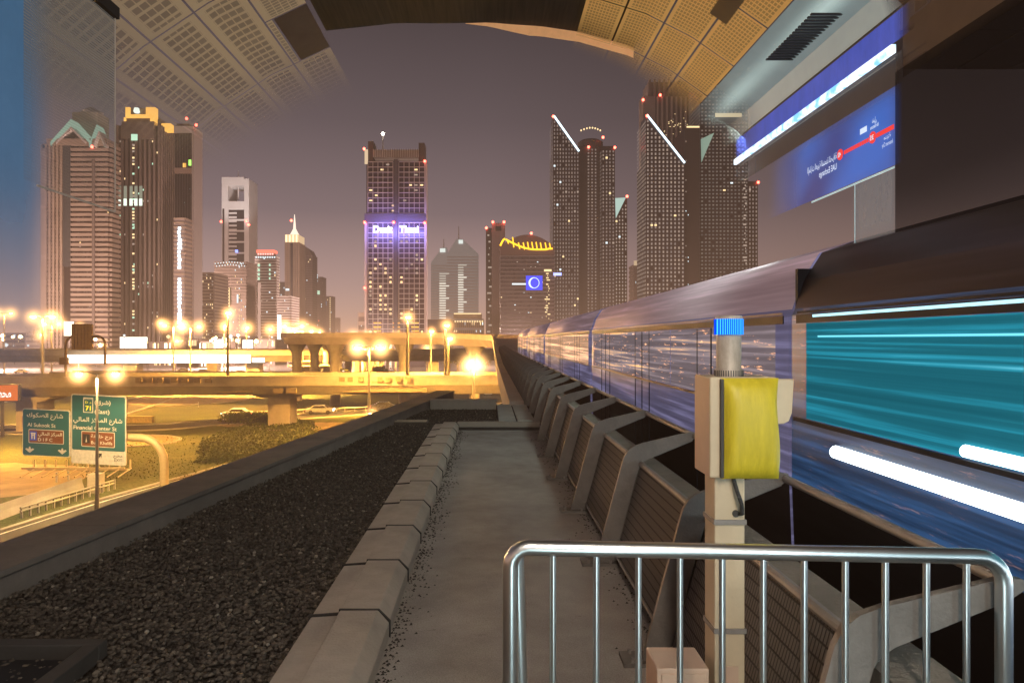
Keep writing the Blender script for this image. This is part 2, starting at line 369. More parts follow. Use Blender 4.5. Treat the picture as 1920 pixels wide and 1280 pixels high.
# drain covers
t = thing('drain_cover', 'small pale rectangular drain cover lying in the gravel', 'drain cover', (-1.55, 13.6, r(-1.63)))
for dy in (0, .16): MB().box(-1.85, -1.22, 13.45 + dy, 13.53 + dy, r(-1.63), r(-1.585)).build('bar', mat('pale_cover%d' % (dy > 0), (.5, .42, .3), .8), t)
MB().box(-1.87, -1.20, 13.40, 13.75, r(-1.65), r(-1.60)).build('tray', mat('tray', (.12, .1, .08), .8), t)
t = thing('roof_hatch_frame', 'dark square drain frame set in the gravel at the left front', 'drain frame', (-2.25, 3.3, r(-1.64)))
for (a0, a1, b0, b1) in ((-2.75, -1.98, 3.52, 3.60), (-2.75, -1.98, 2.9, 2.98), (-2.06, -1.98, 2.98, 3.52)):
    MB().box(a0, a1, b0, b1, r(-1.64), r(-1.55)).build('side_bar', mat('frame_bar', (.05, .045, .04), .7), t, bevel=.006)
MB().box(-2.75, -2.06, 2.98, 3.52, r(-1.66), r(-1.625)).build('pan', black, t)

# kerb blocks beside the deck: a chamfered upper row and a lower outer row
blockm = mat('kerb_block_concrete', (.44, .38, .32), .85, var=.14, scale=3, bump=.35, bscale=70, dirt=.3)
jointm = mat('bitumen_joint', (.035, .03, .027), .8, bump=.3, bscale=60)
def kerb(y, first=[None]):
    if first[0] is None:
        t = thing('kerb_block', 'chamfered concrete kerb block in the row between gravel and walkway', 'kerb block', (-.73, 0, DECK), 'kerb blocks along the walkway')
        zt = DECK + .155
        MB().prism([(-.855, 0, DECK - .1), (-.572, 0, DECK - .1), (-.572, 0, DECK + .085), (-.635, 0, zt), (-.855, 0, zt)], (0, .875, 0)).build('upper_block', blockm, t, bevel=.008)
        MB().prism([(-1.03, 0, DECK - .1), (-.86, 0, DECK - .1), (-.86, 0, DECK + .125), (-1.02, 0, DECK + .115)], (0, .875, 0)).build('lower_block', blockm, t, bevel=.008)
        j = MB().prism([(-1.035, 0, DECK - .1), (-.565, 0, DECK - .1), (-.565, 0, DECK + .09), (-.632, 0, zt + .0015), (-.86, 0, zt + .0015), (-.862, 0, DECK + .135), (-1.035, 0, DECK + .122)], (0, .016, 0))
        j.v = [(a, b_ + .876, c) for (a, b_, c) in j.v]; j.build('joint', jointm, t)
        first[0] = t; t.location.y = y; return t
    c = copy_tree(first[0]); c.location.y = y; return c
for k in range(13):
    y = 1.28 + k * .905
    o_ = kerb(y); o_.rotation_euler = (R.uniform(-.003, .003), 0, R.uniform(-.004, .004))
# debris strip along the kerb and patches at the posts
debris = mat('dark_grit', (.05, .042, .035), .95, var=.5, scale=25, bump=1, bscale=80)
mb = MB()
for k in range(2600):
    y = 1.3 + 11.6 * R.random(); x = -.565 + abs(R.gauss(0, .05 + .03 * sin(y * 1.7) ** 2)); s = R.uniform(.003, .011)
    if k > 1700: y = R.uniform(2, 13); x = 1.0 - abs(R.gauss(0, .10)) + .0 * y
    mb._a([(x - s, y - s, DECK + .001), (x + s, y - s * .6, DECK + .001), (x + s * .3, y + s, DECK + .001), (x, y, DECK + s * .9)], [(0, 1, 3), (1, 2, 3), (2, 0, 3)])
tag(mb.build('leaf_grit', debris), 'dark grit and leaf litter gathered along the walkway edges', 'grit', kind='stuff')
# cross kerb and paving beyond the deck
t = thing('cross_kerb', 'concrete cross kerb closing the far end of the walkway', 'kerb', (.2, 13.1, DECK))
MB().box(-.6, 1.0, 13.06, 13.22, DECK - .1, DECK + .14).build('upstand', concrete, t, bevel=.012)
MB().box(-.57, 1.0, 12.99, 13.057, DECK, DECK + .05).build('fillet', jointm, t)
tilem = mat('pale_tile', (.42, .43, .40), .8, var=.12, scale=3, bump=.2, bscale=60, dirt=.3)
tf = None
for i in range(2):
    for j in range(4):
        x0 = .19 + i * .36; y0 = 13.3 + j * .82
        if tf is None:
            tf = MB().box(x0, x0 + .33, y0, y0 + .78, DECK - .1, DECK + .15).build('paving_block', tilem, bevel=.01)
            tag(tf, 'pale concrete paving block beyond the end of the walkway', 'paving block', 'paving blocks past the cross kerb'); base0 = tf.location.copy()
        else:
            c = tf.copy(); COL.objects.link(c); c.location = base0 + Vector((i * .36, j * .82, 0))
MB_ = MB().box(.17, .95, 13.25, 16.6, DECK - .12, DECK + .12); struct(MB_, 'paving_bed', jointm)

# ================================================================== PARAPET RAILING
t = thing('parapet_railing', 'long grey steel railing of bent posts and mesh panels beside the track', 'railing', (1.0, 8, DECK))
postm = mat('railing_post_steel', (.24, .22, .20), .55, .4, var=.15, scale=6, bump=.15, bscale=60, dirt=.35)
def arc(cx, cz, rad, a0, a1, n=5): return [(cx + rad * cos(radians(a0 + (a1 - a0) * i / n)), cz + rad * sin(radians(a0 + (a1 - a0) * i / n))) for i in range(n + 1)]
# profile in x,z (relative to eye), bent web of the post
prof = [(.80, -1.695), (.93, -1.695), (1.115, -1.00)] + [(1.125, -.965), (1.15, -.93), (1.19, -.905)] + [(1.53, -.765), (1.575, -.735), (1.57, -.705), (1.52, -.70), (1.16, -.785), (1.09, -.81), (1.045, -.845), (1.015, -.90)]
def post(y):
    mb = MB(); w = .014
    mb.prism([(a, y - w, r(c)) for a, c in prof], (0, 2 * w, 0))
    # flange following the outer (track side) edge
    fl = [(.93, -1.695), (1.115, -1.00), (1.125, -.965), (1.15, -.93), (1.19, -.905), (1.53, -.765)]
    for (a, b_) in zip(fl[:-1], fl[1:]):
        mb._a([(a[0], y - .002, r(a[1])), (a[0], y + .075, r(a[1])), (b_[0], y + .075, r(b_[1])), (b_[0], y - .002, r(b_[1])),
               (a[0] + .012, y - .002, r(a[1] - .004)), (a[0] + .012, y + .075, r(a[1] - .004)), (b_[0] + .012, y + .075, r(b_[1] - .004)), (b_[0] + .012, y - .002, r(b_[1] - .004))],
              [(0, 1, 2, 3), (7, 6, 5, 4), (0, 4, 5, 1), (3, 2, 6, 7), (1, 5, 6, 2), (0, 3, 7, 4)])
    mb.box(.70, .96, y - .06, y + .09, DECK, DECK + .022)
    return mb
p0 = post(5.25).build('post', postm, t); 
for bx_ in ((.75, 5.21), (.75, 5.31), (.91, 5.20)):
    MB().cyl((bx_[0], bx_[1], DECK + .02), .011, .025, 6).build('bolt', steel, p0)
YS = [5.25 + 1.6 * k for k in range(-2, 42)]
for y in YS:
    if abs(y - 5.25) < .01: continue
    c = copy_tree(p0, t) if y < 16 else None
    if c is None: c = p0.copy(); COL.objects.link(c); c.parent = t
    c.location.y = y - 5.25; c.location.z = max(0, y - 40) * .004
m, nt, out = new_mat('mesh_panel'); b = N(nt, 'ShaderNodeBsdfPrincipled'); tc = N(nt, 'ShaderNodeTexCoord'); wv = N(nt, 'ShaderNodeTexWave', wave_type='BANDS', bands_direction='Y'); wv.inputs['Scale'].default_value = 14; wv.inputs['Distortion'].default_value = 0
wv2 = N(nt, 'ShaderNodeTexWave', wave_type='BANDS', bands_direction='Z'); wv2.inputs['Scale'].default_value = 6
nt.links.new(tc.outputs['Object'], wv.inputs[0]); nt.links.new(tc.outputs['Object'], wv2.inputs[0])
mx = N(nt, 'ShaderNodeMath', operation='MINIMUM'); cr0 = ramp(nt, [(0.0, (0, 0, 0)), (.35, (1, 1, 1))]); cr1 = ramp(nt, [(0.0, (0, 0, 0)), (.12, (1, 1, 1))])
nt.links.new(wv.outputs['Fac'], cr0.inputs[0]); nt.links.new(wv2.outputs['Fac'], cr1.inputs[0]); nt.links.new(cr0.outputs[0], mx.inputs[0]); nt.links.new(cr1.outputs[0], mx.inputs[1])
cr = ramp(nt, [(0, (.05, .047, .044)), (1, (.15, .14, .128))]); nt.links.new(mx.outputs[0], cr.inputs[0]); nt.links.new(cr.outputs[0], b.inputs['Base Color'])
b.inputs['Roughness'].default_value = .75; b.inputs['Metallic'].default_value = .0; b.inputs['Specular IOR Level'].default_value = .1
bp = N(nt, 'ShaderNodeBump'); bp.inputs['Strength'].default_value = .6; bp.inputs['Distance'].default_value = .006; nt.links.new(mx.outputs[0], bp.inputs['Height']); nt.links.new(bp.outputs[0], b.inputs['Normal']); nt.links.new(b.outputs[0], out.inputs[0]); panelm = m
pn = None
for y in YS[:-1]:
    dz = max(0, y - 40) * .004
    if pn is None:
        y0 = y
        pn = MB().prism([(.955, y + .05, r(-1.60)), (.965, y + .05, r(-1.60)), (1.145, y + .05, r(-.955)), (1.135, y + .05, r(-.955))], (0, 1.5, 0)).build('mesh_panel', panelm, t)
        MB().tube([(1.148, y + .02, r(-.94)), (1.148, y + 1.58, r(-.94))], .022).build('top_bar', steel, pn)
        MB().tube([(.955, y + .02, r(-1.62)), (.955, y + 1.58, r(-1.62))], .013).build('bottom_bar', steel, pn)
        MB().tube([(1.10, y + .075, r(-.985)), (.962, y + .075, r(-1.6))], .012).build('side_bar', steel, pn)
    else:
        c = copy_tree(pn, t); c.location.y = y - y0; c.location.z = dz
mb = MB(); mb.tube([(1.555, y, r(-.73) + max(0, y - 40) * .004) for y in YS], .021); mb.build('handrail', steel, t, smooth=True)

# concrete upstand behind the railing, track trough
struct(MB().box(1.20, 1.42, .3, 70, r(-3.1), r(-1.02)), 'track_upstand', mat('upstand_concrete', (.23, .205, .17), .85, var=.2, scale=2, bump=.4, bscale=40, dirt=.4))
struct(MB().box(1.42, 6.5, -20, 75, r(-3.25), r(-3.1)), 'track_bed', mat('track_bed', (.03, .028, .028), .9, bump=.4))
for xr in (3.6, 5.05):
    tag(MB().box(xr - .035, xr + .035, -20, 75, r(-3.1), r(-2.95)).build('running_rail', dark_steel), 'steel running rail %s the passing train' % ('nearer the walkway under' if xr < 4 else 'on the far side under'), 'rail')

# ================================================================== ELEVATED VIADUCT BEYOND THE STATION
vpath = []
for k in range(12): vpath.append(Vector((3.6, 17 + k * 8.5, 0)))
for k in range(1, 11):
    a = radians(k * 9); vpath.append(Vector((3.6 - 15 + 15 * cos(a), 110.5 + 15 * sin(a), 0)))
for k in range(1, 4): vpath.append(Vector((-11.4 - 4 * k, 125.5, 0)))
for k in range(1, 11):
    a = radians(-90 - k * 9); vpath.append(Vector((-23.4 + 15 * cos(a), 140.5 + 15 * sin(a), 0)))
for k in range(1, 12): vpath.append(Vector((-38.4, 140.5 + 12 * k, 0)))
def vz(i, L): return r(-1.52) + min(max(0, L - 25), 90) * .030
def ribbon(path, prof, zf, closed=True):
    mb = MB(); L = 0; n = len(prof); pts = []
    for i, p in enumerate(path):
        if i: L += (p - path[i - 1]).length
        t_ = (path[min(i + 1, len(path) - 1)] - path[max(i - 1, 0)]).normalized(); s_ = Vector((t_.y, -t_.x, 0))
        z = zf(i, L) if callable(zf) else zf
        for (o_, h) in prof: pts.append(p + s_ * o_ + Vector((0, 0, z + h)))
    fs = []
    for i in range(len(path) - 1):
        for k in range(n if closed else n - 1): fs.append((i * n + k, i * n + (k + 1) % n, (i + 1) * n + (k + 1) % n, (i + 1) * n + k))
    if closed: fs += [tuple(range(n))[::-1], tuple(range((len(path) - 1) * n, len(path) * n))]
    return mb._a(pts, fs)
t = thing('metro_viaduct', 'pale concrete metro viaduct running ahead then curving left on round piers', 'viaduct', (3.6, 17, 0))
ribbon(vpath, [(-3.1, 0), (-3.1, -.9), (-2.2, -2.1), (2.2, -2.1), (3.1, -.9), (3.1, 0), (2.8, 0), (2.8, -.7), (-2.75, -.7), (-2.75, 0)], vz).build('girder', mat('viaduct_concrete', (.50, .42, .36), .8, var=.12, scale=.5, bump=.2, bscale=8, dirt=.2), t)
L = 0; nxt = 90
for i in range(1, len(vpath)):
    L += (vpath[i] - vpath[i - 1]).length
    if L >= nxt and vpath[i].y > 100:
        p = vpath[i]; zt = vz(i, L) - 2.1
        MB().lathe((p.x, p.y, 0), [(1.0, 0), (.95, zt - 2.4), (1.1, zt - 1.6), (1.9, zt)], 14).build('pier', road_conc, t, smooth=True); nxt = L + 12

# ================================================================== METRO TRAIN (at rest)
t = thing('metro_train', 'long lilac and teal metro train standing on the track right of the railing', 'train', (4.4, 6, r(-2.95)))
def train_mat(name, col, c2, streak, es, rough=.25, metal=.3, sy=.12, thr=.55, floor=.1, hot=None, fleck=0):  # emission streaks and flecks stand in for reflected lamps and sheen
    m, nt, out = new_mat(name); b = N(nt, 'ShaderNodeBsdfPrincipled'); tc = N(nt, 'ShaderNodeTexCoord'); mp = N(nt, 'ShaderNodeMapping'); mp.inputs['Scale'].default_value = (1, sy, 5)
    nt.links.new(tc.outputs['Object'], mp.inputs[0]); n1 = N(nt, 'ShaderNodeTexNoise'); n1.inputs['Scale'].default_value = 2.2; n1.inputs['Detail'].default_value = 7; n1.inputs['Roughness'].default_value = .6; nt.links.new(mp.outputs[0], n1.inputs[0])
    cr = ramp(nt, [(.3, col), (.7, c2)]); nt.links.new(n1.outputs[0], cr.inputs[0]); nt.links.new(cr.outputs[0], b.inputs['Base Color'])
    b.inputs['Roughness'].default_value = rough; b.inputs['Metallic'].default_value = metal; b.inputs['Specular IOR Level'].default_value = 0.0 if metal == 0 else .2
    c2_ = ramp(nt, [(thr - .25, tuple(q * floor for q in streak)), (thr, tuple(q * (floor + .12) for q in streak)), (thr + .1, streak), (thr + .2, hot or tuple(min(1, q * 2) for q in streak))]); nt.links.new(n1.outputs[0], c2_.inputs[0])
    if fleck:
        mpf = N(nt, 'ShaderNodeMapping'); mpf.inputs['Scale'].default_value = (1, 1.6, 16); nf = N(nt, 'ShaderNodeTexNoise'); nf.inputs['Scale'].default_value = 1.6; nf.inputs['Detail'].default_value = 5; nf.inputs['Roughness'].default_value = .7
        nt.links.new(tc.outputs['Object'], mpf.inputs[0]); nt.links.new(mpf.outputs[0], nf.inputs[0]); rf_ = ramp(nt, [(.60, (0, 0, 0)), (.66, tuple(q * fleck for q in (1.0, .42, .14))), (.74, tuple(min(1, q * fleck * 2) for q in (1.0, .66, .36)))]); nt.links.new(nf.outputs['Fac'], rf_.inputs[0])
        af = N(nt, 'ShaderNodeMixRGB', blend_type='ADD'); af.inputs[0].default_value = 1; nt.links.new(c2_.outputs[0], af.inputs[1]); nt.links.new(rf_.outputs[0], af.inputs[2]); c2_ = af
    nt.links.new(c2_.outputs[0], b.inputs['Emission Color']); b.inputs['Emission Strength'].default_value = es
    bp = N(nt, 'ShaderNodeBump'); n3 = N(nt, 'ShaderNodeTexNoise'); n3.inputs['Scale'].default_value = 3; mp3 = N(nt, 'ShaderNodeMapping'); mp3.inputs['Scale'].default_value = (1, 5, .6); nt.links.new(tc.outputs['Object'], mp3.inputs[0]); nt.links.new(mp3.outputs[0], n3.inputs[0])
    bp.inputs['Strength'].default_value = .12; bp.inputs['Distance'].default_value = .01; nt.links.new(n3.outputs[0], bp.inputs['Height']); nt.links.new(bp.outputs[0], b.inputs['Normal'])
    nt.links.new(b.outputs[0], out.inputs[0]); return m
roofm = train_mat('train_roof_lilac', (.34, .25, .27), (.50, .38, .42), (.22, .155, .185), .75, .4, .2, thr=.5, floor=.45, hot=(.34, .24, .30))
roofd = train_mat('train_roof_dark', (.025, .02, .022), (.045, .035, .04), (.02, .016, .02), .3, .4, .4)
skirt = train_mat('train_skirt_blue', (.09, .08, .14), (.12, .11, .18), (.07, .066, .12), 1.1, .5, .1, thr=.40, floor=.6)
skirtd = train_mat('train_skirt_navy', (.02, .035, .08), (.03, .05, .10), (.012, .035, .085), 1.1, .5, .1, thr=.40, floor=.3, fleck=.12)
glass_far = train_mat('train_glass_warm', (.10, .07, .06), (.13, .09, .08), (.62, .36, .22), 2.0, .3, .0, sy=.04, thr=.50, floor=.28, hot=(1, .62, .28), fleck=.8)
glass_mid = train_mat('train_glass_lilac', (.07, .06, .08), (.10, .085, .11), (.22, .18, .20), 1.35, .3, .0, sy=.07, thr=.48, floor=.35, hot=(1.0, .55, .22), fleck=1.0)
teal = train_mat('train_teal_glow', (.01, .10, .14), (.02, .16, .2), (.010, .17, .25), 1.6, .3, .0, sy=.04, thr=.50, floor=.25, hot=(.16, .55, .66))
stripe = mat('train_stripe', (.02, .022, .03), .5, spec=.1)
underm = mat('train_underside', (.022, .015, .014), .5, var=.4, scale=1, stretch=(1, .2, 3), spec=.2)
trim = mat('train_trim', (.30, .22, .17), .5, .1, var=.1)
nt = teal.node_tree
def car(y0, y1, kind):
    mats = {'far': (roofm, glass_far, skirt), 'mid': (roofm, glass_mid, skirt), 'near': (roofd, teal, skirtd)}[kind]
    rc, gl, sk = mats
    body = MB(); pr = [(3.05, -2.75), (3.0, -1.42), (3.0, -.78), (3.0, .24), (3.03, .30), (3.12, .58), (3.3, .86), (3.7, 1.0), (4.4, 1.06), (5.1, 1.0), (5.5, .86), (5.75, .3), (5.8, -.78), (5.8, -1.42), (5.75, -2.75)]
    nb = len(pr); taper = 0
    ys = [y0, y1]; pts = [(a, y, r(z)) for y in ys for a, z in pr]
    fs = [(k, k + 1, nb + k + 1, nb + k) for k in range(nb - 1)] + [tuple(range(nb))[::-1], tuple(range(nb, 2 * nb)), (nb - 1, 0, nb, 2 * nb - 1)]
    body._a(pts, fs)
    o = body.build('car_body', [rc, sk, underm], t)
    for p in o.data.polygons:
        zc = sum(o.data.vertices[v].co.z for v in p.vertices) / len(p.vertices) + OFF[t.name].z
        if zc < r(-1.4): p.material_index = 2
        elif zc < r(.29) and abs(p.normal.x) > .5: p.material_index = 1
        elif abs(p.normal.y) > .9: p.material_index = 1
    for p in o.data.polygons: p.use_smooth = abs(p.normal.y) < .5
    MB().box(2.985, 2.999, y0 + .15, y1 - .15, r(.25), r(.27)).build('gutter', trim if kind != 'near' else stripe, o)
    MB().box(2.97, 2.999, y0 + .1, y1 - .1, r(-.79), r(-.755)).build('sill', trim if kind != 'near' else stripe, o)
    wl = (y1 - y0 - .6) / 6
    for k in range(6):
        a = y0 + .3 + k * wl
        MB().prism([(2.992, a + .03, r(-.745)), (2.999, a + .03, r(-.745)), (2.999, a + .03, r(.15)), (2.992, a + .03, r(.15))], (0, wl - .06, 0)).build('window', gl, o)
    MB().box(2.988, 2.999, y0 + .12, y1 - .12, r(.155), r(.238)).build('dark_band', stripe, o)
    for k in ((1, 3, 5) if kind != 'near' else ()):
        a = y0 + .3 + k * wl
        for q_ in (a - .62, a - .005, a + .61): MB().box(2.984, 2.9985, q_, q_ + .018, r(-2.3), r(.15)).build('door_seam', stripe, o)
        MB().box(2.984, 2.9985, a - .62, a + .62, r(-2.32), r(-2.28)).build('door_sill', trim, o)
    return o
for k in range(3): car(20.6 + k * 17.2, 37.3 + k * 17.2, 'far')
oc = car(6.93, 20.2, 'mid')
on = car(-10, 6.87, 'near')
MB().prism([(2.985, -10, r(.205)), (2.998, -10, r(.205)), (2.998, -10, r(.228)), (2.985, -10, r(.228))], (0, 16.4, 0)).build('light_strip', emis('cool_strip', (.45, .85, 1.0), 1.6), on)
MB().box(2.985, 2.998, -10, 6.3, r(.02), r(.035)).build('light_line', emis('teal_line', (.15, .6, .75), 1.6), on)
for (a, b_, z, h) in ((-6, 5.98, -.97, .055), (-6, 4.35, -.70, .04)):
    mb = MB(); mb.tube([(2.99, a, r(z)), (2.99, b_, r(z))], h, 12); mb.build('lamp_tube', emis('white_tube%d' % int(-z * 100), (.85, .97, 1.0), 5.0), on, smooth=True)
MB().box(3.06, 5.6, 6.875, 6.925, r(-2.4), r(.7)).build('gangway', stripe, t)
MB().box(3.6, 5.2, -9, 70, r(-2.9), r(-2.72)).build('underframe', black, t)

# ================================================================== CROWD BARRIER, BEACON PEDESTAL
chrome = mat('polished_steel', (.8, .84, .84), .28, 1.0, var=.02, scale=1)
t = thing('guard_barrier', 'polished steel tube barrier with thin upright bars across the walkway', 'barrier', (.8, 2.0, DECK))
zt = r(-.60); zt2 = r(-.625); xa = .062; xb = 1.485
path = [(xa, 2.0, DECK)]; 
for k in range(5): a = radians(180 - 22.5 * k); path.append((xa + .05 + .05 * cos(a), 2.0, zt - .05 + .05 * sin(a)))
for k in range(7): a = radians(90 - 15 * k); path.append((xb - .08 + .08 * cos(a), 2.0, zt2 - .08 + .08 * sin(a)))
path.append((xb, 2.0, DECK))
MB().tube(path, .0225, 18).build('frame_tube', chrome, t, smooth=True)
b0 = None
for k, px in enumerate((1037, 1118, 1197, 1275, 1354, 1431, 1508, 1585, 1660, 1737, 1812)):
    x = X(px, 2.0); zz = zt + (zt2 - zt) * (x - xa) / (xb - xa)
    MB().cyl((x, 2.0, DECK + .12), .0095, zz - DECK - .135, 12).build('bar', chrome, t, smooth=True)
MB().tube([(xa + .01, 2.0, DECK + .12), (xb - .01, 2.0, DECK + .12)], .015, 12).build('bottom_rail', chrome, t, smooth=True)
MB().tube([(xa + .018, 2.03, zt - .02), (xa + .055, 2.06, DECK)], .0215, 14).build('inner_stay', chrome, t, smooth=True)
for x in (xa, xb): MB().cyl((x, 2.0, DECK), .06, .012, 20).build('foot_plate', chrome, t)

cream = mat('cream_paint', (.62, .52, .36), .45, var=.07, scale=5, bump=.08, bscale=50, dirt=.12)
cream_side = mat('beige_paint', (.60, .44, .33), .5, var=.07, scale=5, bump=.08, bscale=50, dirt=.12)
yel = mat('yellow_paint', (.62, .51, .03), .42, var=.18, scale=6, bump=.1, bscale=30, stretch=(4, 4, .6), dirt=.12)
YB = 2.55
t = thing('beacon_pedestal', 'cream post carrying a yellow control box topped by a blue lit beacon', 'beacon post', (X(1368, YB), YB, DECK))
MB().box(X(1340, YB), X(1397, YB), YB, YB + .12, DECK, Z(890, YB)).build('post', cream, t, bevel=.006)
MB().box(X(1352, YB), X(1384, YB), YB - .004, YB - .001, DECK + .3, DECK + .5).build('cover_plate', cream_side, t)
for zz_ in (.62, 1.02): MB().box(X(1338, YB), X(1399, YB), YB - .006, YB + .126, DECK + zz_, DECK + zz_ + .018).build('strap_band', steel, t)
bo = MB().box(X(1326, YB), X(1452, YB), YB - .03, YB + .16, Z(893, YB), Z(706, YB)).build('control_box', cream, t, bevel=.008)
MB().prism([(X(1310, YB + .1), YB + .13, Z(885, YB)), (X(1326, YB) - .001, YB - .025, Z(897, YB) + .012), (X(1326, YB) - .001, YB + .15, Z(890, YB))], (0, 0, .355)).build('side_panel', cream_side, bo)
# bulged yellow cover
mb = MB(); nu, nv_ = 14, 18; x0, x1, z0, z1 = X(1347, YB), X(1453, YB), Z(899, YB - .05), Z(709, YB - .05); pts = []
for j in range(nv_ + 1):
    for i in range(nu + 1):
        u = i / nu; v = j / nv_; e = (1 - abs(2 * u - 1) ** 5) * (1 - abs(2 * v - 1) ** 7)
        bul = .035 * e ** .5 + .022 * sin(pi * (1 - v) ** .8) * (1 if e > 0 else 0) * e
        pts.append((x0 + (x1 - x0) * u + .006 * sin(v * 2 * pi) * (u), YB - .032 - bul, z0 + (z1 - z0) * v))
mb._a(pts, [(j * (nu + 1) + i, j * (nu + 1) + i + 1, (j + 1) * (nu + 1) + i + 1, (j + 1) * (nu + 1) + i) for j in range(nv_) for i in range(nu)])
mb.build('yellow_cover', yel, bo, smooth=True)
MB().box(x0 - .006, x0 + .004, YB - .05, YB - .03, z0 + .006, z1 - .004).build('gasket', dark_steel, bo)
mb = MB(); mb.prism([(X(1447, YB), YB + .02, Z(711, YB)), (X(1494, YB), YB + .02, Z(711, YB)), (X(1490, YB), YB + .02, Z(775, YB)), (X(1484, YB), YB + .02, Z(791, YB)), (X(1474, YB), YB + .02, Z(796, YB)), (X(1450, YB), YB + .02, Z(796, YB))], (0, .03, 0)); mb.build('side_flag', cream, bo, bevel=.004)
cxb = X(1377, YB); zb = Z(706, YB); rb = .049
be = MB().lathe((cxb, YB + .06, zb), [(rb + .002, 0), (rb + .002, .022), (rb - .004, .03), (rb - .004, .155), (rb, .157), (rb, .2), (rb, .222), (rb - .004, .226)], 28).build('beacon', mat('beacon_housing', (.46, .40, .33), .4, var=.25, scale=10, dirt=.4, stretch=(3, 3, .6)), t, smooth=True)
m, nt, out = new_mat('blue_lens'); e = N(nt, 'ShaderNodeEmission'); tc = N(nt, 'ShaderNodeTexCoord'); wv = N(nt, 'ShaderNodeTexWave', wave_type='BANDS', bands_direction='X'); wv.inputs['Scale'].default_value = 45; nt.links.new(tc.outputs['Object'], wv.inputs[0])
cr = ramp(nt, [(0, (.0, .04, .8)), (.5, (.0, .16, 1.0)), (1, (.08, .60, 1.0))]); nt.links.new(wv.outputs['Fac'], cr.inputs[0]); nt.links.new(cr.outputs[0], e.inputs[0]); e.inputs[1].default_value = 1.5; nt.links.new(e.outputs[0], out.inputs[0])
MB().cyl((cxb, YB + .06, zb + .155), rb + .004, .058, 32).build('blue_lens', m, be)
mb = MB()
for k in range(36):
    a = 2 * pi * k / 36; mb.box(cxb + (rb + .002) * cos(a) - .0015, cxb + (rb + .002) * cos(a) + .0015, YB + .06 + (rb + .002) * sin(a) - .0015, YB + .06 + (rb + .002) * sin(a) + .0015, zb, zb + .022)
mb.build('ribbed_base', dark_steel, be)
MB().tube([(X(1373, YB), YB - .012, Z(896, YB)), (X(1376, YB), YB - .03, Z(915, YB)), (X(1384, YB), YB - .035, Z(940, YB)), (X(1388, YB), YB - .02, Z(960, YB)), (X(1383, YB), YB + .01, Z(965, YB))], .0075, 10).build('conduit', mat('black_conduit', (.03, .03, .03), .4, bump=.6, bscale=90), t, smooth=True)
MB().cyl((X(1379, YB), YB - .006, Z(962, YB)), .013, .008, 16, axis='y').build('cable_gland', dark_steel, t)
t = thing('junction_box', 'small beige junction box standing behind the barrier bars', 'junction box', (X(1260, 2.5), 2.55, DECK))
MB().box(X(1232, 2.5), X(1330, 2.5), 2.5, 2.68, DECK, Z(1253, 2.5)).build('case', cream_side, t, bevel=.006)
MB().box(X(1240, 2.5), X(1322, 2.5), 2.492, 2.499, DECK + .04, Z(1262, 2.5)).build('lid', cream_side, t, bevel=.003)
# gate latch hook beside the nearest railing post
t = thing('latch_hook', 'grey steel latch hook with cable hanging behind the barrier', 'hook', (X(1640, 2.02), 2.05, r(-1.0)))
YH = 2.12
MB().tube([(X(1640, YH), YH, Z(1196, YH)), (X(1642, YH), YH, Z(1206, YH)), (X(1634, YH), YH, Z(1216, YH)), (X(1645, YH), YH, Z(1224, YH)), (X(1645, YH), YH, Z(1236, YH)), (X(1634, YH), YH, Z(1242, YH)), (X(1624, YH), YH, Z(1236, YH)), (X(1622, YH), YH, Z(1224, YH))], .006, 8).build('hook', chrome, t, smooth=True)
MB().cyl((X(1633, YH), YH, Z(1230, YH)), .016, .02, 16, axis='y').build('eye', steel, t)
MB().tube([(X(1630, YH), YH, Z(1240, YH)), (X(1618, YH), YH, Z(1275, YH)), (X(1600, YH), YH, DECK)], .004, 6).build('cable', steel, t)
# ================================================================== THE TOWERS
WARM = emis('window_warm', (1.0, .72, .36), 1.6); COOL = emis('window_cool', (.80, .95, 1.0), 1.5); GREENW = emis('window_green', (.62, 1.0, .72), 1.1)
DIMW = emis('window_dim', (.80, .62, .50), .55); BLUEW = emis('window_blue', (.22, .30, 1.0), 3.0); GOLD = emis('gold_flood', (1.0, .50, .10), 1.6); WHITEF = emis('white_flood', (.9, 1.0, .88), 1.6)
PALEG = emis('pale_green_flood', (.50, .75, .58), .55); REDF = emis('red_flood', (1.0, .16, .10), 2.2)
bronze = mat('dark_glass_warm', (.045, .035, .035), .3, .2, var=.2, scale=.05)
dglass = mat('dark_glass', (.028, .026, .032), .3, .2, var=.2, scale=.05)
stone = mat('tower_stone', (.34, .27, .22), .85, var=.12, scale=.06)
stone_d = mat('tower_stone_dark', (.16, .13, .115), .85, var=.12, scale=.06)
stone_w = mat('tower_white', (.55, .53, .52), .8, var=.08, scale=.06)
grey_c = mat('tower_grey', (.22, .19, .19), .85, var=.12, scale=.06)
hazy = mat('tower_far', (.20, .16, .16), .85, var=.12, scale=.06)
panew = mat('unlit_pane', (.10, .085, .09), .25, .3, var=.3, scale=.3)
palep = emis('pale_pane_glow', (.55, .43, .42), .42)  # reflected light given to the pane as emission
def frames(a, b, c, Y):
    x0, x1 = X(a, Y), X(b, Y)
    if c is not None and c > b: d = x1 * F / (c - VX) - Y
    elif c is not None and c < a: d = x0 * F / (c - VX) - Y
    else: d = 24
    d = max(8, min(d, 60))
    fr = (Vector((x0, Y, 0)), Vector((1, 0, 0)), Vector((0, -1, 0)))
    side = None
    if (a + b) / 2 < VX: side = (Vector((x1, Y, 0)), Vector((0, 1, 0)), Vector((1, 0, 0)))
    else: side = (Vector((x0, Y + d, 0)), Vector((0, -1, 0)), Vector((-1, 0, 0)))
    return fr, side, x1 - x0, d
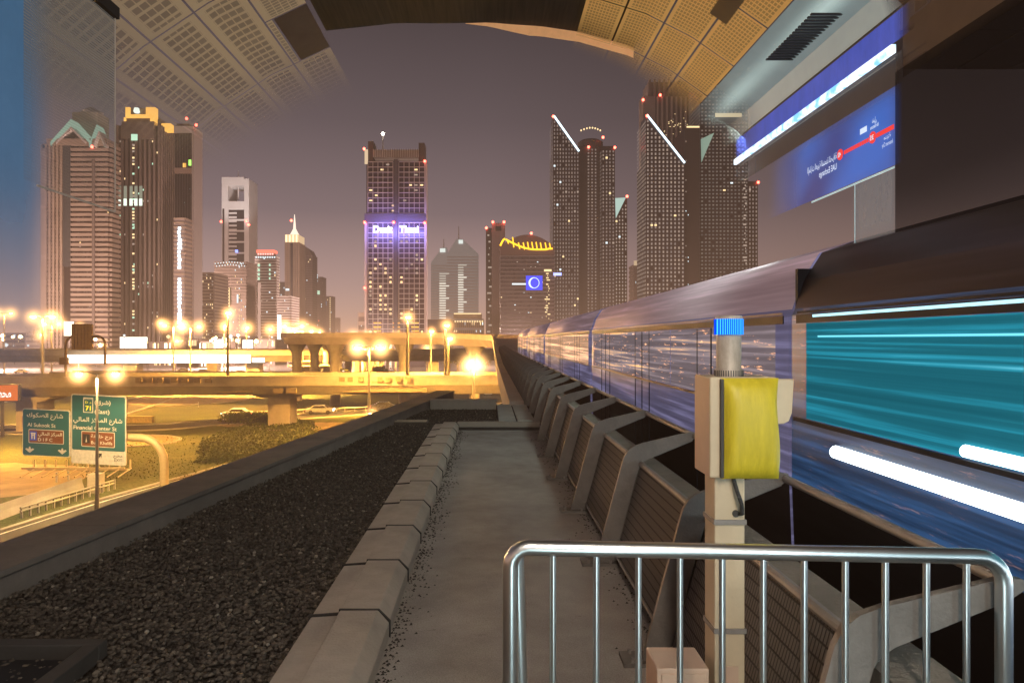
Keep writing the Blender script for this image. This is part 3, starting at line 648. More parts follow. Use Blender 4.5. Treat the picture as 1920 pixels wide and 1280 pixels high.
class Tower:
    def __init__(s, name, label, a, b, top, Y, c=None, body=dglass, base=0, group=None):
        s.Y = Y; s.fr, s.sd, s.w, s.d = frames(a, b, c, Y); s.x0 = X(a, Y); s.x1 = X(b, Y); s.h = Z(top, Y); s.base = base
        s.t = thing(name, label, 'tower' if s.h > 60 else 'building', ((s.x0 + s.x1) / 2, Y, 0), group)
        s.b = MB().box(s.x0, s.x1, Y, Y + s.d, base, s.h).build('body', body, s.t)
        s.nl = 0
    def u(s, px): return X(px, s.Y) - s.x0
    def z(s, py): return Z(py, s.Y)
    def extra(s, a, b, top, bot, m, name='block', dy0=0, dy1=None):
        return MB().box(X(a, s.Y), X(b, s.Y), s.Y + dy0, s.Y + (s.d if dy1 is None else dy1), s.z(bot), s.z(top)).build(name, m, s.t)
    def bands(s, n, m, thick=.4, proud=.7, u0=0, u1=None, top=None, bot=0, name='floor_bands', side=True):
        u1 = s.w if u1 is None else u1; top = s.h if top is None else top; mb = MB(); st = (top - bot) / n
        for k in range(n + 1):
            v = bot + k * st; mb.fbox(s.fr, u0 - (0 if u0 > 0 else .0), u1, v - st * thick / 2, v + st * thick / 2, .02, proud)
            if side: mb.fbox(s.sd, 0.05, s.d - .05, v - st * thick / 2, v + st * thick / 2, .02, proud)
        return mb.build(name, m, s.t)
    def piers(s, n, m, frac=.35, proud=1.0, u0=0, u1=None, top=None, bot=0, name='piers', side=True):
        u1 = s.w if u1 is None else u1; top = s.h if top is None else top; mb = MB(); st = (u1 - u0) / n
        for k in range(n + 1):
            u = u0 + k * st; mb.fbox(s.fr, u - st * frac / 2, u + st * frac / 2, bot, top, .03, proud)
        if side:
            ns = max(2, int(round(s.d / st))); ss = s.d / ns
            for k in range(ns + 1): mb.fbox(s.sd, k * ss - ss * frac / 2, k * ss + ss * frac / 2, bot, top, .03, proud)
        return mb.build(name, m, s.t)
    def panes(s, cols, rows, m, fw=.5, fh=.5, u0=0, u1=None, top=None, bot=0, side=True, keep=lambda u, v: True, off=.05, pskip=0.0):
        u1 = s.w if u1 is None else u1; top = s.h if top is None else top; mb = MB(); su = (u1 - u0) / cols; sv = (top - bot) / rows
        for i in range(cols):
            for j in range(rows):
                u = u0 + (i + .5) * su; v = bot + (j + .5) * sv
                if keep(u, v) and R.random() >= pskip: mb.fquad(s.fr, u - su * fw / 2, u + su * fw / 2, v - sv * fh / 2, v + sv * fh / 2, off)
        if side:
            ns = max(1, int(s.d / su)); ss = s.d / ns
            for i in range(ns):
                for j in range(rows):
                    u = (i + .5) * ss; v = bot + (j + .5) * sv
                    if keep(0 if s.x0 > 0 else s.w, v): mb.fquad(s.sd, u - ss * fw / 2, u + ss * fw / 2, v - sv * fh / 2, v + sv * fh / 2, off)
        return tag(mb.build('window_pane', m, s.t), kind='stuff')
    def lit(s, n, cols, rows, mats, fw=.5, fh=.5, u0=0, u1=None, top=None, bot=0, pick=None, off=.12, side=False):
        u1 = s.w if u1 is None else u1; top = s.h if top is None else top; su = (u1 - u0) / cols; sv = (top - bot) / rows; cells = set()
        fr = s.fr
        if side: fr = s.sd
        for _ in range(n * 6):
            if len(cells) >= n: break
            c = pick() if pick else (R.randrange(cols), R.randrange(rows)); cells.add(c)
        cache = {}
        for (i, j) in sorted(cells):
            u = u0 + (i + .5) * su; v = bot + (j + .5) * sv; m = mats[R.randrange(len(mats))]
            o = MB().fquad(fr, u - su * fw / 2, u + su * fw / 2, v - sv * fh / 2, v + sv * fh / 2, off).build('lit_window', m, s.t); s.nl += 1
    def strip(s, pa, pb, ya, yb, m, name='light_strip', off=1.2):
        return MB().fquad(s.fr, s.u(pa), s.u(pb), s.z(yb), s.z(ya), off).build(name, m, s.t)
    def red(s, *pp):
        for (px, py) in pp:
            rr_ = s.Y * 2.3 / F; MB().lathe((X(px, s.Y), s.Y - 1.5, s.z(py) - rr_), [(rr_ * .5, 0), (rr_, rr_ * .6), (rr_, rr_ * 1.4), (rr_ * .5, rr_ * 2)], 10).build('red_beacon', red_lamp, s.t)

def ugrid(T, n, px0, px1): return None
# 1 stepped beige tower far left
T = Tower('apartment_tower', 'beige stepped apartment tower with pale green chevron roof at the far left', 82, 205, 272, 330, c=222, body=bronze)
T.bands(44, stone, .55, 1.2, u0=T.u(135), u1=T.u(205), bot=0); T.piers(5, stone, .5, 1.5, u0=0, u1=T.u(118), name='pilasters', side=False); T.bands(60, stone, .45, .8, u0=0, u1=T.u(118), side=False, name='balconies')
T.extra(80, 90, 280, 640, stone, 'corner_pier', -1.6, 8); T.extra(118, 135, 262, 500, mat('recess_glass', (.06, .065, .07), .25), 'glass_shaft', -1.0, 3); T.extra(176, 181, 300, 640, stone_d, 'shaft', -1.7, 2)
T.extra(92, 205, 262, 274, stone, 'cornice', -1.8)
def gable(T, cx, hw, apex, eave, m, y0=-2.2, dy=6, th=10):
    pts = [(X(cx - hw, T.Y), T.Y + y0, T.z(eave)), (X(cx, T.Y), T.Y + y0, T.z(apex)), (X(cx + hw, T.Y), T.Y + y0, T.z(eave)), (X(cx + hw, T.Y), T.Y + y0, T.z(eave + th)), (X(cx, T.Y), T.Y + y0, T.z(apex + th)), (X(cx - hw, T.Y), T.Y + y0, T.z(eave + th))]
    n = len(pts); mb = MB()
    for q in ((0, 1, 4, 5), (1, 2, 3, 4)): mb.prism([pts[i] for i in q], (0, dy, 0))
    return mb.build('gable', m, T.t)
gable(T, 138, 38, 226, 268, PALEG, th=7); gable(T, 138, 28, 240, 268, stone_w, th=5); gable(T, 186, 14, 236, 272, PALEG, th=6); gable(T, 194, 10, 250, 274, stone_w, y0=-4, th=5)
T.extra(126, 174, 205, 264, mat('lantern_stone', (.34, .33, .28), .8), 'lantern', 4, 14)
MB().lathe((X(150, 330), 339, T.z(205)), [(6.2, 0), (6.2, 1), (.1, 4.2)], 4).build('lantern_roof', stone_w, T.t)
T.lit(34, 26, 56, [WARM, COOL, DIMW, WARM], .6, .4, top=T.z(290)); T.panes(8, 56, panew, .7, .4, u0=T.u(135), u1=T.u(205), side=False, off=.3)
T.red((176, 277))
# 2 crowned tower
T = Tower('office_tower', 'tall dark stone tower with vertical piers and golden lit crown at left', 222, 300, 236, 352, c=322, body=bronze)
T.piers(9, stone_d, .42, 1.4); T.extra(236, 288, 214, 238, stone_d, 'upper_block', 0, 18); T.extra(232, 292, 230, 262, stone_d, 'setback', -2, 20)
T.extra(238, 246, 203, 222, GOLD, 'crown_flank', -1.5, 2); T.extra(276, 293, 203, 222, GOLD, 'crown_flank', -1.5, 2); T.extra(238, 293, 216, 222, GOLD, 'crown_base', -1.2, 2); T.extra(247, 275, 204, 217, mat('crown_stone', (.2, .15, .08), .8), 'crown_centre', -1, 2)
T.extra(284, 292, 222, 244, GOLD, 'crown_drop', -1.5, 2); T.extra(299, 316, 229, 243, GOLD, 'side_crown', 2, 6); T.extra(235, 237, 222, 236, GOLD, 'crown_edge', -1.5, 2)
MB().lathe((X(261, 352), 349.5, T.z(215)), [(1.2, 0), (1.6, .7), (1.2, 2.4)], 8).build('crown_emblem', WHITEF, T.t)
for px in (227, 238, 249, 258, 267): 
    m_, nt, out = new_mat('uplight_%d' % px); e = N(nt, 'ShaderNodeEmission'); 
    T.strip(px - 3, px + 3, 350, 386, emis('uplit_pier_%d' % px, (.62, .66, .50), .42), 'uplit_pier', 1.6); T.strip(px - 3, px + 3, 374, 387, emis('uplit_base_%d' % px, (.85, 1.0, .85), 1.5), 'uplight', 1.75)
T.lit(36, 1, 62, [GREENW, WARM, DIMW], 1, .55, u0=T.u(249), u1=T.u(254), top=T.z(270), bot=T.z(640), off=1.0)
T.lit(40, 9, 60, [WARM, GREENW, DIMW], .4, .5, top=T.z(262)); T.lit(1, 1, 1, [GREENW], 1, 1, u0=T.u(250), u1=T.u(262), top=T.z(254), bot=T.z(266), off=2.2)
T.lit(14, 5, 60, [WARM, DIMW], .4, .5, side=True, u0=0, u1=T.d, top=T.z(280))
# 3 dark glass tower with curved white edge
T = Tower('glass_tower', 'dark glass tower with pale curved roof edge behind the golden crowned tower', 318, 362, 236, 395, c=378, body=dglass)
T.extra(318, 364, 238, 250, stone_w, 'roof_band', -1.5); T.extra(325, 361, 316, 326, mat('sky_lobby', (.35, .26, .22), .8), 'mid_band', -1.5); T.extra(362, 366, 244, 640, mat('white_edge', (.4, .36, .36), .6), 'edge_fin', -1.8, 10)
T.extra(328, 352, 230, 238, dark_steel, 'roof_plant', 2, 12); T.lit(16, 8, 90, [COOL, DIMW], .35, .4, u0=T.u(345), u1=T.u(361), top=T.z(350), bot=T.z(470)); T.lit(1, 1, 1, [GOLD], 1, 1, u0=T.u(343), u1=T.u(349), top=T.z(306), bot=T.z(314)); T.lit(1, 1, 1, [emis('green_logo', (.4, 1.0, .15), 2)], 1, 1, u0=T.u(356), u1=T.u(361), top=T.z(301), bot=T.z(312), off=1.7)
T.piers(9, mat('mullion_dark', (.08, .07, .07), .5), .15, .4, side=False); T.red((352, 224), (370, 236))
# 4 slab with a vertical lit sign
T = Tower('sign_tower', 'narrow hazy tower carrying a tall white glowing vertical sign', 326, 346, 410, 340, c=352, body=grey_c)
T.bands(34, stone, .4, .5)
for k in range(26): 
    y_ = 426 + k * 7.3
    if k in (11, 12): continue
    MB().fbox(T.fr, T.u(334) + R.uniform(0, .4), T.u(342) - R.uniform(0, .8), T.z(y_ + 5.4), T.z(y_), .6, .9).build('sign_letter', emis('sign_white_%d' % k, (.88, .95, 1.0), 3.2), T.t)
def simple(name, label, a, b, top, Y, c=None, body=grey_c, tr=stone, nb=30, nl=20, mats=(WARM, DIMW, COOL), cols=8, piers=0, side=True):
    T = Tower(name, label, a, b, top, Y, c, body)
    if nb: T.bands(nb, tr, .45, .6, side=side)
    if piers: T.piers(piers, tr, .35, .9, side=side)
    if nl: T.lit(nl, cols, max(nb, 12), list(mats), .5, .45)
    return T
simple('apartment_block', 'short rounded beige block glowing above the lamps beside the vertical sign', 372, 400, 512, 420, body=stone_d, nb=26, nl=40, mats=(WARM, WARM, DIMW))
simple('office_block', 'low grey office block at the far left behind the twin lamp', 8, 46, 626, 420, body=stone_d, nb=5, nl=16, cols=12)
simple('long_block', 'long low pale block near the left blue pillar', 48, 82, 634, 450, body=hazy, nb=4, nl=8, cols=10)
# 5 white framed tower with an opening
T = Tower('framed_tower', 'white framed tower with a square opening near its top and thin mast', 419, 466, 392, 760, body=dglass)
T.extra(417, 429, 333, 640, stone_w, 'left_leg', -2, 26); T.extra(459, 468, 336, 640, stone_w, 'right_leg', -2, 26); T.extra(429, 459, 333, 349, stone_w, 'top_beam', -2, 26); T.extra(429, 459, 378, 391, stone_w, 'lower_beam', -2, 26)
T.extra(419, 422, 392, 640, dglass, 'glass_slot', -2.6, 0)
T.bands(34, stone_w, .4, .8, u0=T.u(428), u1=T.u(444), top=T.z(392), side=False); [MB().fbox(T.fr, T.u(428), T.u(459), T.z(392 + k * 20.6) - .9, T.z(392 + k * 20.6) + .9, .1, 1.2).build('ledge', stone_w, T.t) for k in range(12)]
MB().tube([(X(444, 760), 765, T.z(372)), (X(444, 760), 765, T.z(318))], [.9, .3], 6).build('mast', stone_w, T.t); T.red((416, 416), (463, 415), (467, 422)); T.lit(1, 1, 1, [BLUEW], 1, 1, u0=T.u(443), u1=T.u(448), top=T.z(469), bot=T.z(474), off=3)
T = simple('hotel_block', 'dark block crowned with white fairy lights below the framed tower', 402, 462, 492, 560, body=stone_d, tr=stone_d, nb=30, nl=50, mats=(WARM, WARM, COOL), cols=16)
for k in range(22): T.strip(404 + k * 2.6, 405.6 + k * 2.6, 490 + abs(11 - k) * .3 + (k % 2) * 5, 492.4 + abs(11 - k) * .3 + (k % 2) * 5, COOL, 'roof_light')
T.strip(427, 432, 540, 575, WARM, 'sign_panel'); T.strip(445, 448, 552, 568, COOL, 'blue_sign')
T = simple('red_topped_tower', 'banded tower with a glowing red crown right of the framed tower', 478, 518, 482, 620, c=522, body=grey_c, nb=34, nl=20, tr=stone_w)
T.extra(482, 515, 469, 474, REDF, 'red_crown', -2); T.extra(484, 513, 474, 482, stone_d, 'crown_neck', 0); 
for k in range(7): T.strip(484 + k * 4.4, 487 + k * 4.4, 475, 478, emis('red_dot%d' % k, (1, .35, .3), 3), 'red_lamp')
for k in range(9): T.strip(480 + k * 4.3, 482.4 + k * 4.3, 481, 484, COOL, 'roof_light')
for y_ in (495, 504, 512, 520): T.strip(484, 488, y_, y_ + 5, GREENW, 'lit_window'); T.strip(505, 508, y_, y_ + 4, GREENW, 'lit_window')
T.extra(480, 489, 530, 640, stone_w, 'white_slab', -8, 0)
simple('banded_block', 'pale banded slab glimpsed between the red crowned and spired towers', 520, 545, 556, 560, body=hazy, tr=stone_w, nb=22, nl=10)
# spired tower
T = Tower('spired_tower', 'slim tower with golden lit crown and pointed spire', 535, 560, 455, 760, body=grey_c)
T.piers(8, stone, .4, 1.0); T.bands(50, stone, .3, .5); T.extra(535, 560, 440, 454, mat('crown_lit', (.5, .4, .3), .8, emit=(1, .72, .4), es=.7), 'crown', -1)
for k in range(4): T.strip(536.5 + k * 6.4, 539 + k * 6.4, 441, 454, emis('crown_gold%d' % k, (1, .75, .42), 2.4), 'crown_light', 2)
MB().lathe((X(547.5, 760), 770, T.z(440)), [(6, 0), (4.2, 3), (1.6, 8), (1.2, 14), (.3, 24)], 10).build('spire', emis('spire_lit', (1.0, .82, .66), 1.5), T.t, smooth=True); T.red((547, 414)); T.extra(545, 550, 456, 640, dglass, 'glass_slot', -1.3, 0); T.strip(536, 543, 541, 545, COOL, 'lit_window')
T = simple('slanted_dark_tower', 'dark hazy tower with a slanting roof behind the spired tower', 562, 586, 480, 900, body=stone_d, tr=hazy, nb=40, nl=22, mats=(COOL, WARM))
MB().prism([(X(562, 900), 900, T.z(480)), (X(586, 900), 900, T.z(480)), (X(580, 900), 900, T.z(468)), (X(564, 900), 900, T.z(458))], (0, 24, 0)).build('sloped_roof', stone_d, T.t)
T = simple('hazy_tower', 'faint tower topped by a bright round lamp right of the slanting roof', 584, 604, 520, 1000, body=hazy, tr=hazy, nb=30, nl=24, mats=(COOL, REDF, WARM)); T.strip(587, 596, 514, 523, COOL, 'round_lamp'); T.strip(591, 600, 545, 552, GREENW, 'green_band')
T = simple('edge_lit_tower', 'slender faint tower with a line of lights down one edge', 604, 622, 556, 1100, body=hazy, tr=hazy, nb=24, nl=14)
for k in range(20): T.strip(618.5, 620, 558 + k * 4, 560 + k * 4, WARM, 'edge_light')
T.strip(604, 612, 564, 572, emis('blue_fan', (.15, .6, 1.0), 1.5), 'blue_sign')

for k, (a, b_, tp, Y, lb) in enumerate(((470, 480, 560, 1300, 'faint narrow tower left of the red crowned tower'), (523, 534, 530, 1400, 'faint tower close left of the spired tower'), (566, 580, 540, 1250, 'faint tower in front of the slanting roof'), (590, 600, 560, 1350, 'faint tower under the bright round lamp'), (608, 616, 578, 1500, 'smallest faint tower beside the edge lit tower'), (396, 404, 566, 1000, 'faint tower left of the fairy light block'), (624, 634, 596, 1600, 'lowest faint block at the right end of the hazy cluster'))):
    simple('distant_tower', lb, a, b_, tp, Y, body=hazy, tr=hazy, nb=18, nl=14, mats=(WARM, COOL, DIMW), cols=4)
# ---- central tower with blue lettering
T = Tower('central_tower', 'tall gridded tower with blue glowing lettering across its middle', 687, 797, 302, 300, c=800, body=mat('central_glass', (.05, .04, .055), .3, .2, var=.3, scale=.08))
gridm = mat('grid_frame', (.42, .35, .33), .7, var=.1, scale=.1)
def grid(T, u0, u1, z0, z1, nc, nr, m, w=.22, h=.28, proud=.5, name='window_grid'):
    mb = MB(); su = (u1 - u0) / nc; sv = (z1 - z0) / nr
    for i in range(nc + 1): mb.fbox(T.fr, u0 + i * su - w / 2, u0 + i * su + w / 2, z0, z1, .02, proud)
    for j in range(nr + 1): mb.fbox(T.fr, u0 - w / 2, u1 + w / 2, z0 + j * sv - h / 2, z0 + j * sv + h / 2, .022, proud - .05)
    return mb.build(name, m, T.t)
UL, UR = (T.u(690), T.u(737)), (T.u(748), T.u(796))
for (a, b_) in (UL, UR): grid(T, a, b_, T.z(400), T.z(304), 5, 10, gridm); grid(T, a, b_, T.z(626), T.z(418), 5, 22, gridm)
T.extra(739, 746, 300, 640, mat('central_mullion', (.06, .05, .065), .4), 'centre_shaft', -1.0, 0); T.extra(684, 799, 401, 417, mat('mech_band', (.07, .06, .08), .5), 'plant_floor', -.8, 0)
T.extra(684, 688, 418, 640, gridm, 'corner_fin', -.7, 4); T.extra(796, 800, 304, 640, gridm, 'corner_fin', -.7, 4)
T.extra(690, 700, 265, 302, mat('central_dark', (.07, .055, .05), .7), 'roof_tower', 0, 8); T.extra(785, 796, 268, 302, mat('central_dark2', (.07, .055, .05), .7), 'roof_tower', 0, 8)
T.extra(700, 785, 281, 295, mat('louvre', (.30, .25, .2), .7), 'louvre_screen', 0, 6); 
mb = MB(); [mb.fbox(T.fr, T.u(700 + k * 4.25) - .08, T.u(700 + k * 4.25) + .08, T.z(295), T.z(280), .1, .5) for k in range(21)]; mb.build('louvre_fins', mat('louvre_fin', (.5, .43, .36), .6), T.t)
T.extra(684, 690, 281, 308, emis('lit_corner', (.9, .66, .42), .9), 'lit_corner', -.5, 0)
MB().tube([(X(716, 300), 303, T.z(281)), (X(716, 300), 303, T.z(248))], [.3, .12], 6).build('mast', stone_w, T.t)
MB().lathe((X(716, 300), 302.8, T.z(250)), [(.2, 0), (.7, .6), (.2, 1.2)], 10).build('mast_lamp', white_lamp, T.t); T.red((684, 281), (797, 304), (685, 418), (739, 418), (797, 419), (685, 540))
bl = emis('blue_lettering', (.35, .36, 1.0), 5.0)
LET = T; o = (X(701, 300), 298.7, T.z(437)); text('lettering', 'Dusit', emis('lettering_core', (.62, .62, 1.0), 7), T.t, o, (1, 0, 0), (0, 0, 1), 4.3, width=X(737, 300) - X(701, 300), bold=.02)
text('lettering', 'Thani', emis('lettering_core_2', (.62, .62, 1.0), 7), T.t, (X(750, 300), 298.7, T.z(437)), (1, 0, 0), (0, 0, 1), 4.3, width=X(785, 300) - X(750, 300), bold=.02)
T.lit(14, 10, 10, [DIMW, WARM], .55, .3, u0=UL[0], u1=UR[1], top=T.z(304), bot=T.z(400)); 
T.lit(34, 5, 22, [WARM, DIMW, WARM], .45, .5, u0=UL[0], u1=UL[1], top=T.z(440), bot=T.z(626)); T.lit(22, 5, 22, [WARM, DIMW], .45, .5, u0=UR[0], u1=UR[1], top=T.z(440), bot=T.z(626))
T.lit(36, 26, 70, [emis('spark_blue', (.30, .34, 1.0), 1.6), COOL, emis('spark_violet', (.55, .5, .9), .9)], .5, .35, u0=UL[0] + .5, u1=UL[0] + 4.5, top=T.z(455), bot=T.z(624))
T.lit(10, 3, 3, [GOLD], .4, .4, u0=UL[0], u1=UR[1], top=T.z(602), bot=T.z(624))
bs = bpy.data.lights.new('blue_wash', 'AREA'); bs.shape = 'RECTANGLE'; bs.size = 24; bs.size_y = 2; bs.energy = 11000; bs.color = (.28, .25, 1.0); bo_ = bpy.data.objects.new('blue_wash', bs); COL.objects.link(bo_); bo_.location = (X(742, 296), 292, T.z(433)); bo_.rotation_euler = (radians(90), 0, 0)
# ---- pale pair of pointed towers
for (nm, lb, a, b_, top, sp, slit, rows) in (('pointed_tower', 'pale pointed tower with a mast, lower of the hazy pair', 808, 838, 478, (832, 448, 2), (824, 836), 20), ('pointed_tower', 'pale pointed tower with a mast, taller of the hazy pair', 838, 897, 462, (860, 424, 3), (859, 869), 24)):
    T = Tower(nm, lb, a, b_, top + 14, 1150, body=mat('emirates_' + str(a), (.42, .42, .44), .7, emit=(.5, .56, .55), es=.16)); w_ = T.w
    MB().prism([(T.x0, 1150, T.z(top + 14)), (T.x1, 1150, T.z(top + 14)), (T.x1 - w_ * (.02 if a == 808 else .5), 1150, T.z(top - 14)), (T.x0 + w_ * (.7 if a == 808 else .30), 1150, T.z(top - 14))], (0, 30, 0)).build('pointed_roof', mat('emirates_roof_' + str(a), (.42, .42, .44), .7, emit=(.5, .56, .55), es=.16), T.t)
    MB().tube([(X(sp[0], 1150), 1152, T.z(top)), (X(sp[0], 1150), 1152, T.z(sp[1]))], [1.4, .5], 6).build('mast', stone_w, T.t)
    T.strip(slit[0] + 1, slit[1] - 1, top - 12, top - 5, emis('lantern_%d' % a, (.8, .9, .85), 1.2), 'roof_lamp', 1.5)
    for k in range(rows): y_ = top + 34 + k * 4.6; T.strip(slit[0], slit[1] + (6 if k % 5 == 0 else 0), y_, y_ + 2.2, emis('slit_%d_%d' % (a, k), (.95, .92, .78), 1.2 if k > 3 else .6), 'light_slit', .8)
    T.bands(30, stone_w, .3, .5, top=T.z(top + 20), side=False)
# low domed classical building
T = Tower('classical_building', 'low white classical building with rows of lit arches', 846, 907, 600, 520, body=mat('classical', (.5, .38, .24), .8)); T.extra(850, 903, 588, 600, mat('classical_top', (.5, .38, .24), .8), 'attic', 2)
T.bands(4, stone_w, .3, .8, side=False); T.piers(16, stone, .3, .7, side=False); T.strip(851, 902, 587, 589, WARM, 'roof_lights'); 
for k in range(13): T.strip(848 + k * 4.6, 850.4 + k * 4.6, 601, 604, WARM, 'arch_light')
T.lit(30, 15, 5, [WARM, COOL], .45, .4)
T = simple('brown_block', 'low brown block between the central tower and the classical building', 800, 846, 602, 420, body=stone_d, tr=stone_d, nb=5, nl=6)
simple('podium_block', 'low brown podium at the left foot of the central tower', 672, 690, 590, 310, body=stone_d, tr=stone, nb=6, nl=6)
# slab with two beacons
T = Tower('concrete_slab_tower', 'mauve concrete slab tower with red beacons and square opening', 922, 947, 418, 470, c=908, body=mat('mauve_concrete', (.30, .23, .235), .85, var=.08, scale=.1)); T.extra(911, 922, 426, 640, dglass, 'glass_wing', 3, 14); T.strip(929, 940, 424, 433, dglass, 'opening', .1)
T.red((924, 417), (945, 417), (912, 428)); 
for k in range(16): T.strip(913 + R.random() * 6, 917 + R.random() * 5, 440 + k * 12, 443 + k * 12, DIMW, 'lit_window', 1)
# rounded roof tower
Yr = 420
T = Tower('curved_roof_tower', 'dark glass tower with curved roof outlined in yellow light', 938, 1040, 478, Yr, body=mat('curved_glass', (.06, .05, .06), .25, .3, var=.3, scale=.1))
arcp = [(938 + 102 * i / 24, 478 - 38 * sin(pi * (i + 3) / 30) ** .8) for i in range(25)]
MB().prism([(X(px, Yr), Yr, T.z(py)) for px, py in arcp] + [(X(1040, Yr), Yr, T.z(480)), (X(938, Yr), Yr, T.z(480))], (0, 20, 0)).build('curved_roof', mat('roof_dark', (.10, .06, .055), .7), T.t)
yl = emis('yellow_neon', (1.0, .50, .02), 2.6)
MB().tube([(X(938 + 9 * i / 5, Yr), Yr - .6, T.z(461 - 13 * sin(i / 5 * pi / 2))) for i in range(6)] + [], .55, 6).build('neon_arc', yl, T.t)
MB().tube([(X(948 + 88 * i / 14, Yr), Yr - .6, T.z(449 + 19 * sin(pi * .5 * min(1, i / 9)) - (1.6 if i > 12 else 0))) for i in range(15)], .55, 6).build('neon_arc', yl, T.t)
for k, (px, y0, y1) in enumerate(((951, 450, 457), (961, 445, 464), (972, 455, 467), (981, 455, 468), (989, 454, 468), (997, 454, 468), (1005, 454, 469), (1013, 455, 468), (1022, 455, 468), (1030, 456, 468))): MB().tube([(X(px, Yr), Yr - .6, T.z(y0)), (X(px + 2.4, Yr), Yr - .6, T.z(y1))], .34, 6).build('neon_bar', yl, T.t)
T.red((996, 438)); T.bands(26, mat('spandrel', (.12, .10, .105), .5), .35, .3, top=T.z(480), side=False)
T.strip(986, 1017, 517, 544, emis('screen_blue', (.03, .06, .85), 1.5), 'screen', .8)
mb = MB(); cxm, czm = X(1001, Yr), T.z(530.5); ra = 3.3
o1 = [(cxm + ra * cos(a), Yr - .95, czm + ra * sin(a)) for a in [2 * pi * i / 32 for i in range(32)]]; 
for i in range(32):
    a0, a1 = 2 * pi * i / 32, 2 * pi * (i + 1) / 32; w0, w1 = [.35 + .75 * max(0, -cos(a)) for a in (a0, a1)]
    mb.poly([(cxm + ra * cos(a0), Yr - .95, czm + ra * sin(a0)), (cxm + ra * cos(a1), Yr - .95, czm + ra * sin(a1)), (cxm + (ra - w1) * cos(a1), Yr - .95, czm + (ra - w1) * sin(a1)), (cxm + (ra - w0) * cos(a0), Yr - .95, czm + (ra - w0) * sin(a0))])
mb.build('crescent', emis('crescent', (.6, .75, 1.0), 2), T.t)
T.lit(44, 24, 40, [WARM, COOL, DIMW, DIMW], .6, .35, top=T.z(484)); T.strip(960, 986, 531, 534, COOL, 'lit_window', .5); T.strip(1020, 1034, 505, 509, WARM, 'lit_window', .5)
for k in range(22): T.strip(1021 + R.random() * 8, 1024 + R.random() * 8, 512 + k * 4, 514 + k * 4, WARM, 'sparkle', .5)
T.strip(1035, 1050, 514, 519, emis('blue_small_sign', (.3, .35, 1), 3), 'blue_sign', 9)
# ---- twin slanted group
punch = pane_emis('punched_pane', (.46, .36, .35), .50)
punch2 = pane_emis('punched_pane_bright', (.60, .48, .45), .56)
def slanted(name, label, a, b_, ytop_l, ytop_r, Y, cols, rows, c=None, body=dglass, pm=punch, nlit=8, edge=True, fw=.42, fh=.55, em_=None):
    lo = max(ytop_l, ytop_r); T = Tower(name, label, a, b_, lo, Y, c, body)
    pts = [(T.x0, Y, T.z(lo)), (T.x1, Y, T.z(lo))]
    pts.append((T.x1, Y, T.z(ytop_r)) if ytop_r < lo else None); pts.append((T.x0, Y, T.z(ytop_l)) if ytop_l < lo else None); pts = [p for p in pts if p]
    MB().prism(pts, (0, 14, 0)).build('sloped_top', body, T.t)
    zl, zr = T.z(ytop_l), T.z(ytop_r)
    T.panes(cols, rows, pm, fw, fh, top=T.z(min(ytop_l, ytop_r)), side=True, keep=lambda u, v: v < zl + (zr - zl) * u / T.w - 2.2 * Y / 420, pskip=.03)
    T.lit(nlit, cols, rows, [WARM, COOL, DIMW], fw * 1.4, fh, top=T.z(lo + 12))
    if edge:
        MB().tube([(T.x0 + .5, Y - .6, zl), (T.x1 - .2, Y - .6, zr)], Y * .0013, 6).build('light_edge', em_ or emis(name + '_edge' + str(a), (.70, .9, 1.0), 3.0), T.t)
    return T
Yt = 430
T = slanted('blade_tower', 'dark tower with white lit sloping roof line, left of the dark pair', 1037, 1086, 218, 284, Yt, 9, 62, nlit=16); T.red((1037, 220))
T2 = Tower('round_core_tower', 'dark cylindrical tower with ring of roof lights beside the sloping roof', 1084, 1142, 275, Yt + 22, c=1080, body=mat('core_dark', (.035, .03, .032), .5))
MB().lathe((X(1110, Yt + 22), Yt + 30, 0), [(X(1134, Yt + 22) - X(1110, Yt + 22), 0), (X(1134, Yt + 22) - X(1110, Yt + 22), T2.z(262)), (X(1128, Yt + 22) - X(1110, Yt + 22), T2.z(258))], 28).build('core', mat('core_dark2', (.05, .042, .045), .5), T2.t, smooth=True)
mb = MB()
for k in range(5): 
    for j in range(60): 
        a = radians(-90 + (k - 2) * 16); rr2 = X(1134, Yt + 22) - X(1110, Yt + 22) + .15; cx0, cy0 = X(1110, Yt + 22), Yt + 30; z0 = 8 + j * 2.15
        if z0 + 1.4 > T2.z(272): continue
        mb.poly([(cx0 + rr2 * cos(a - .06), cy0 + rr2 * sin(a - .06), z0), (cx0 + rr2 * cos(a + .06), cy0 + rr2 * sin(a + .06), z0), (cx0 + rr2 * cos(a + .06), cy0 + rr2 * sin(a + .06), z0 + 1.1), (cx0 + rr2 * cos(a - .06), cy0 + rr2 * sin(a - .06), z0 + 1.1)])
tag(mb.build('window_pane', punch, T2.t), kind='stuff')
for k in range(8): MB().lathe((X(1092 + k * 5.2, Yt), Yt + 6 - 2 * sin(k / 7 * pi), T2.z(260 - 3 * sin(k / 7 * pi))), [(.3, 0), (.55, .5), (.3, 1)], 6).build('roof_light', WARM, T2.t)
T2.red((1130, 259), (1103, 277))
T = slanted('side_tower', 'dark narrow wing with beacon right of the cylindrical tower', 1128, 1153, 274, 274, Yt + 16, 4, 58, edge=False, nlit=6); T.red((1152, 278))
T = slanted('short_blade_tower', 'shorter dark tower with pale green triangle of light at its roof', 1153, 1176, 400, 369, Yt + 60, 4, 44, edge=False, nlit=3, pm=punch2); T.red((1175, 369))
MB().poly([(X(1153, 490), 489, T.z(372)), (X(1173, 490), 489, T.z(371)), (X(1154, 490), 489, T.z(410))]).build('light_triangle', emis('green_triangle', (.6, .85, .75), .8), T.t)
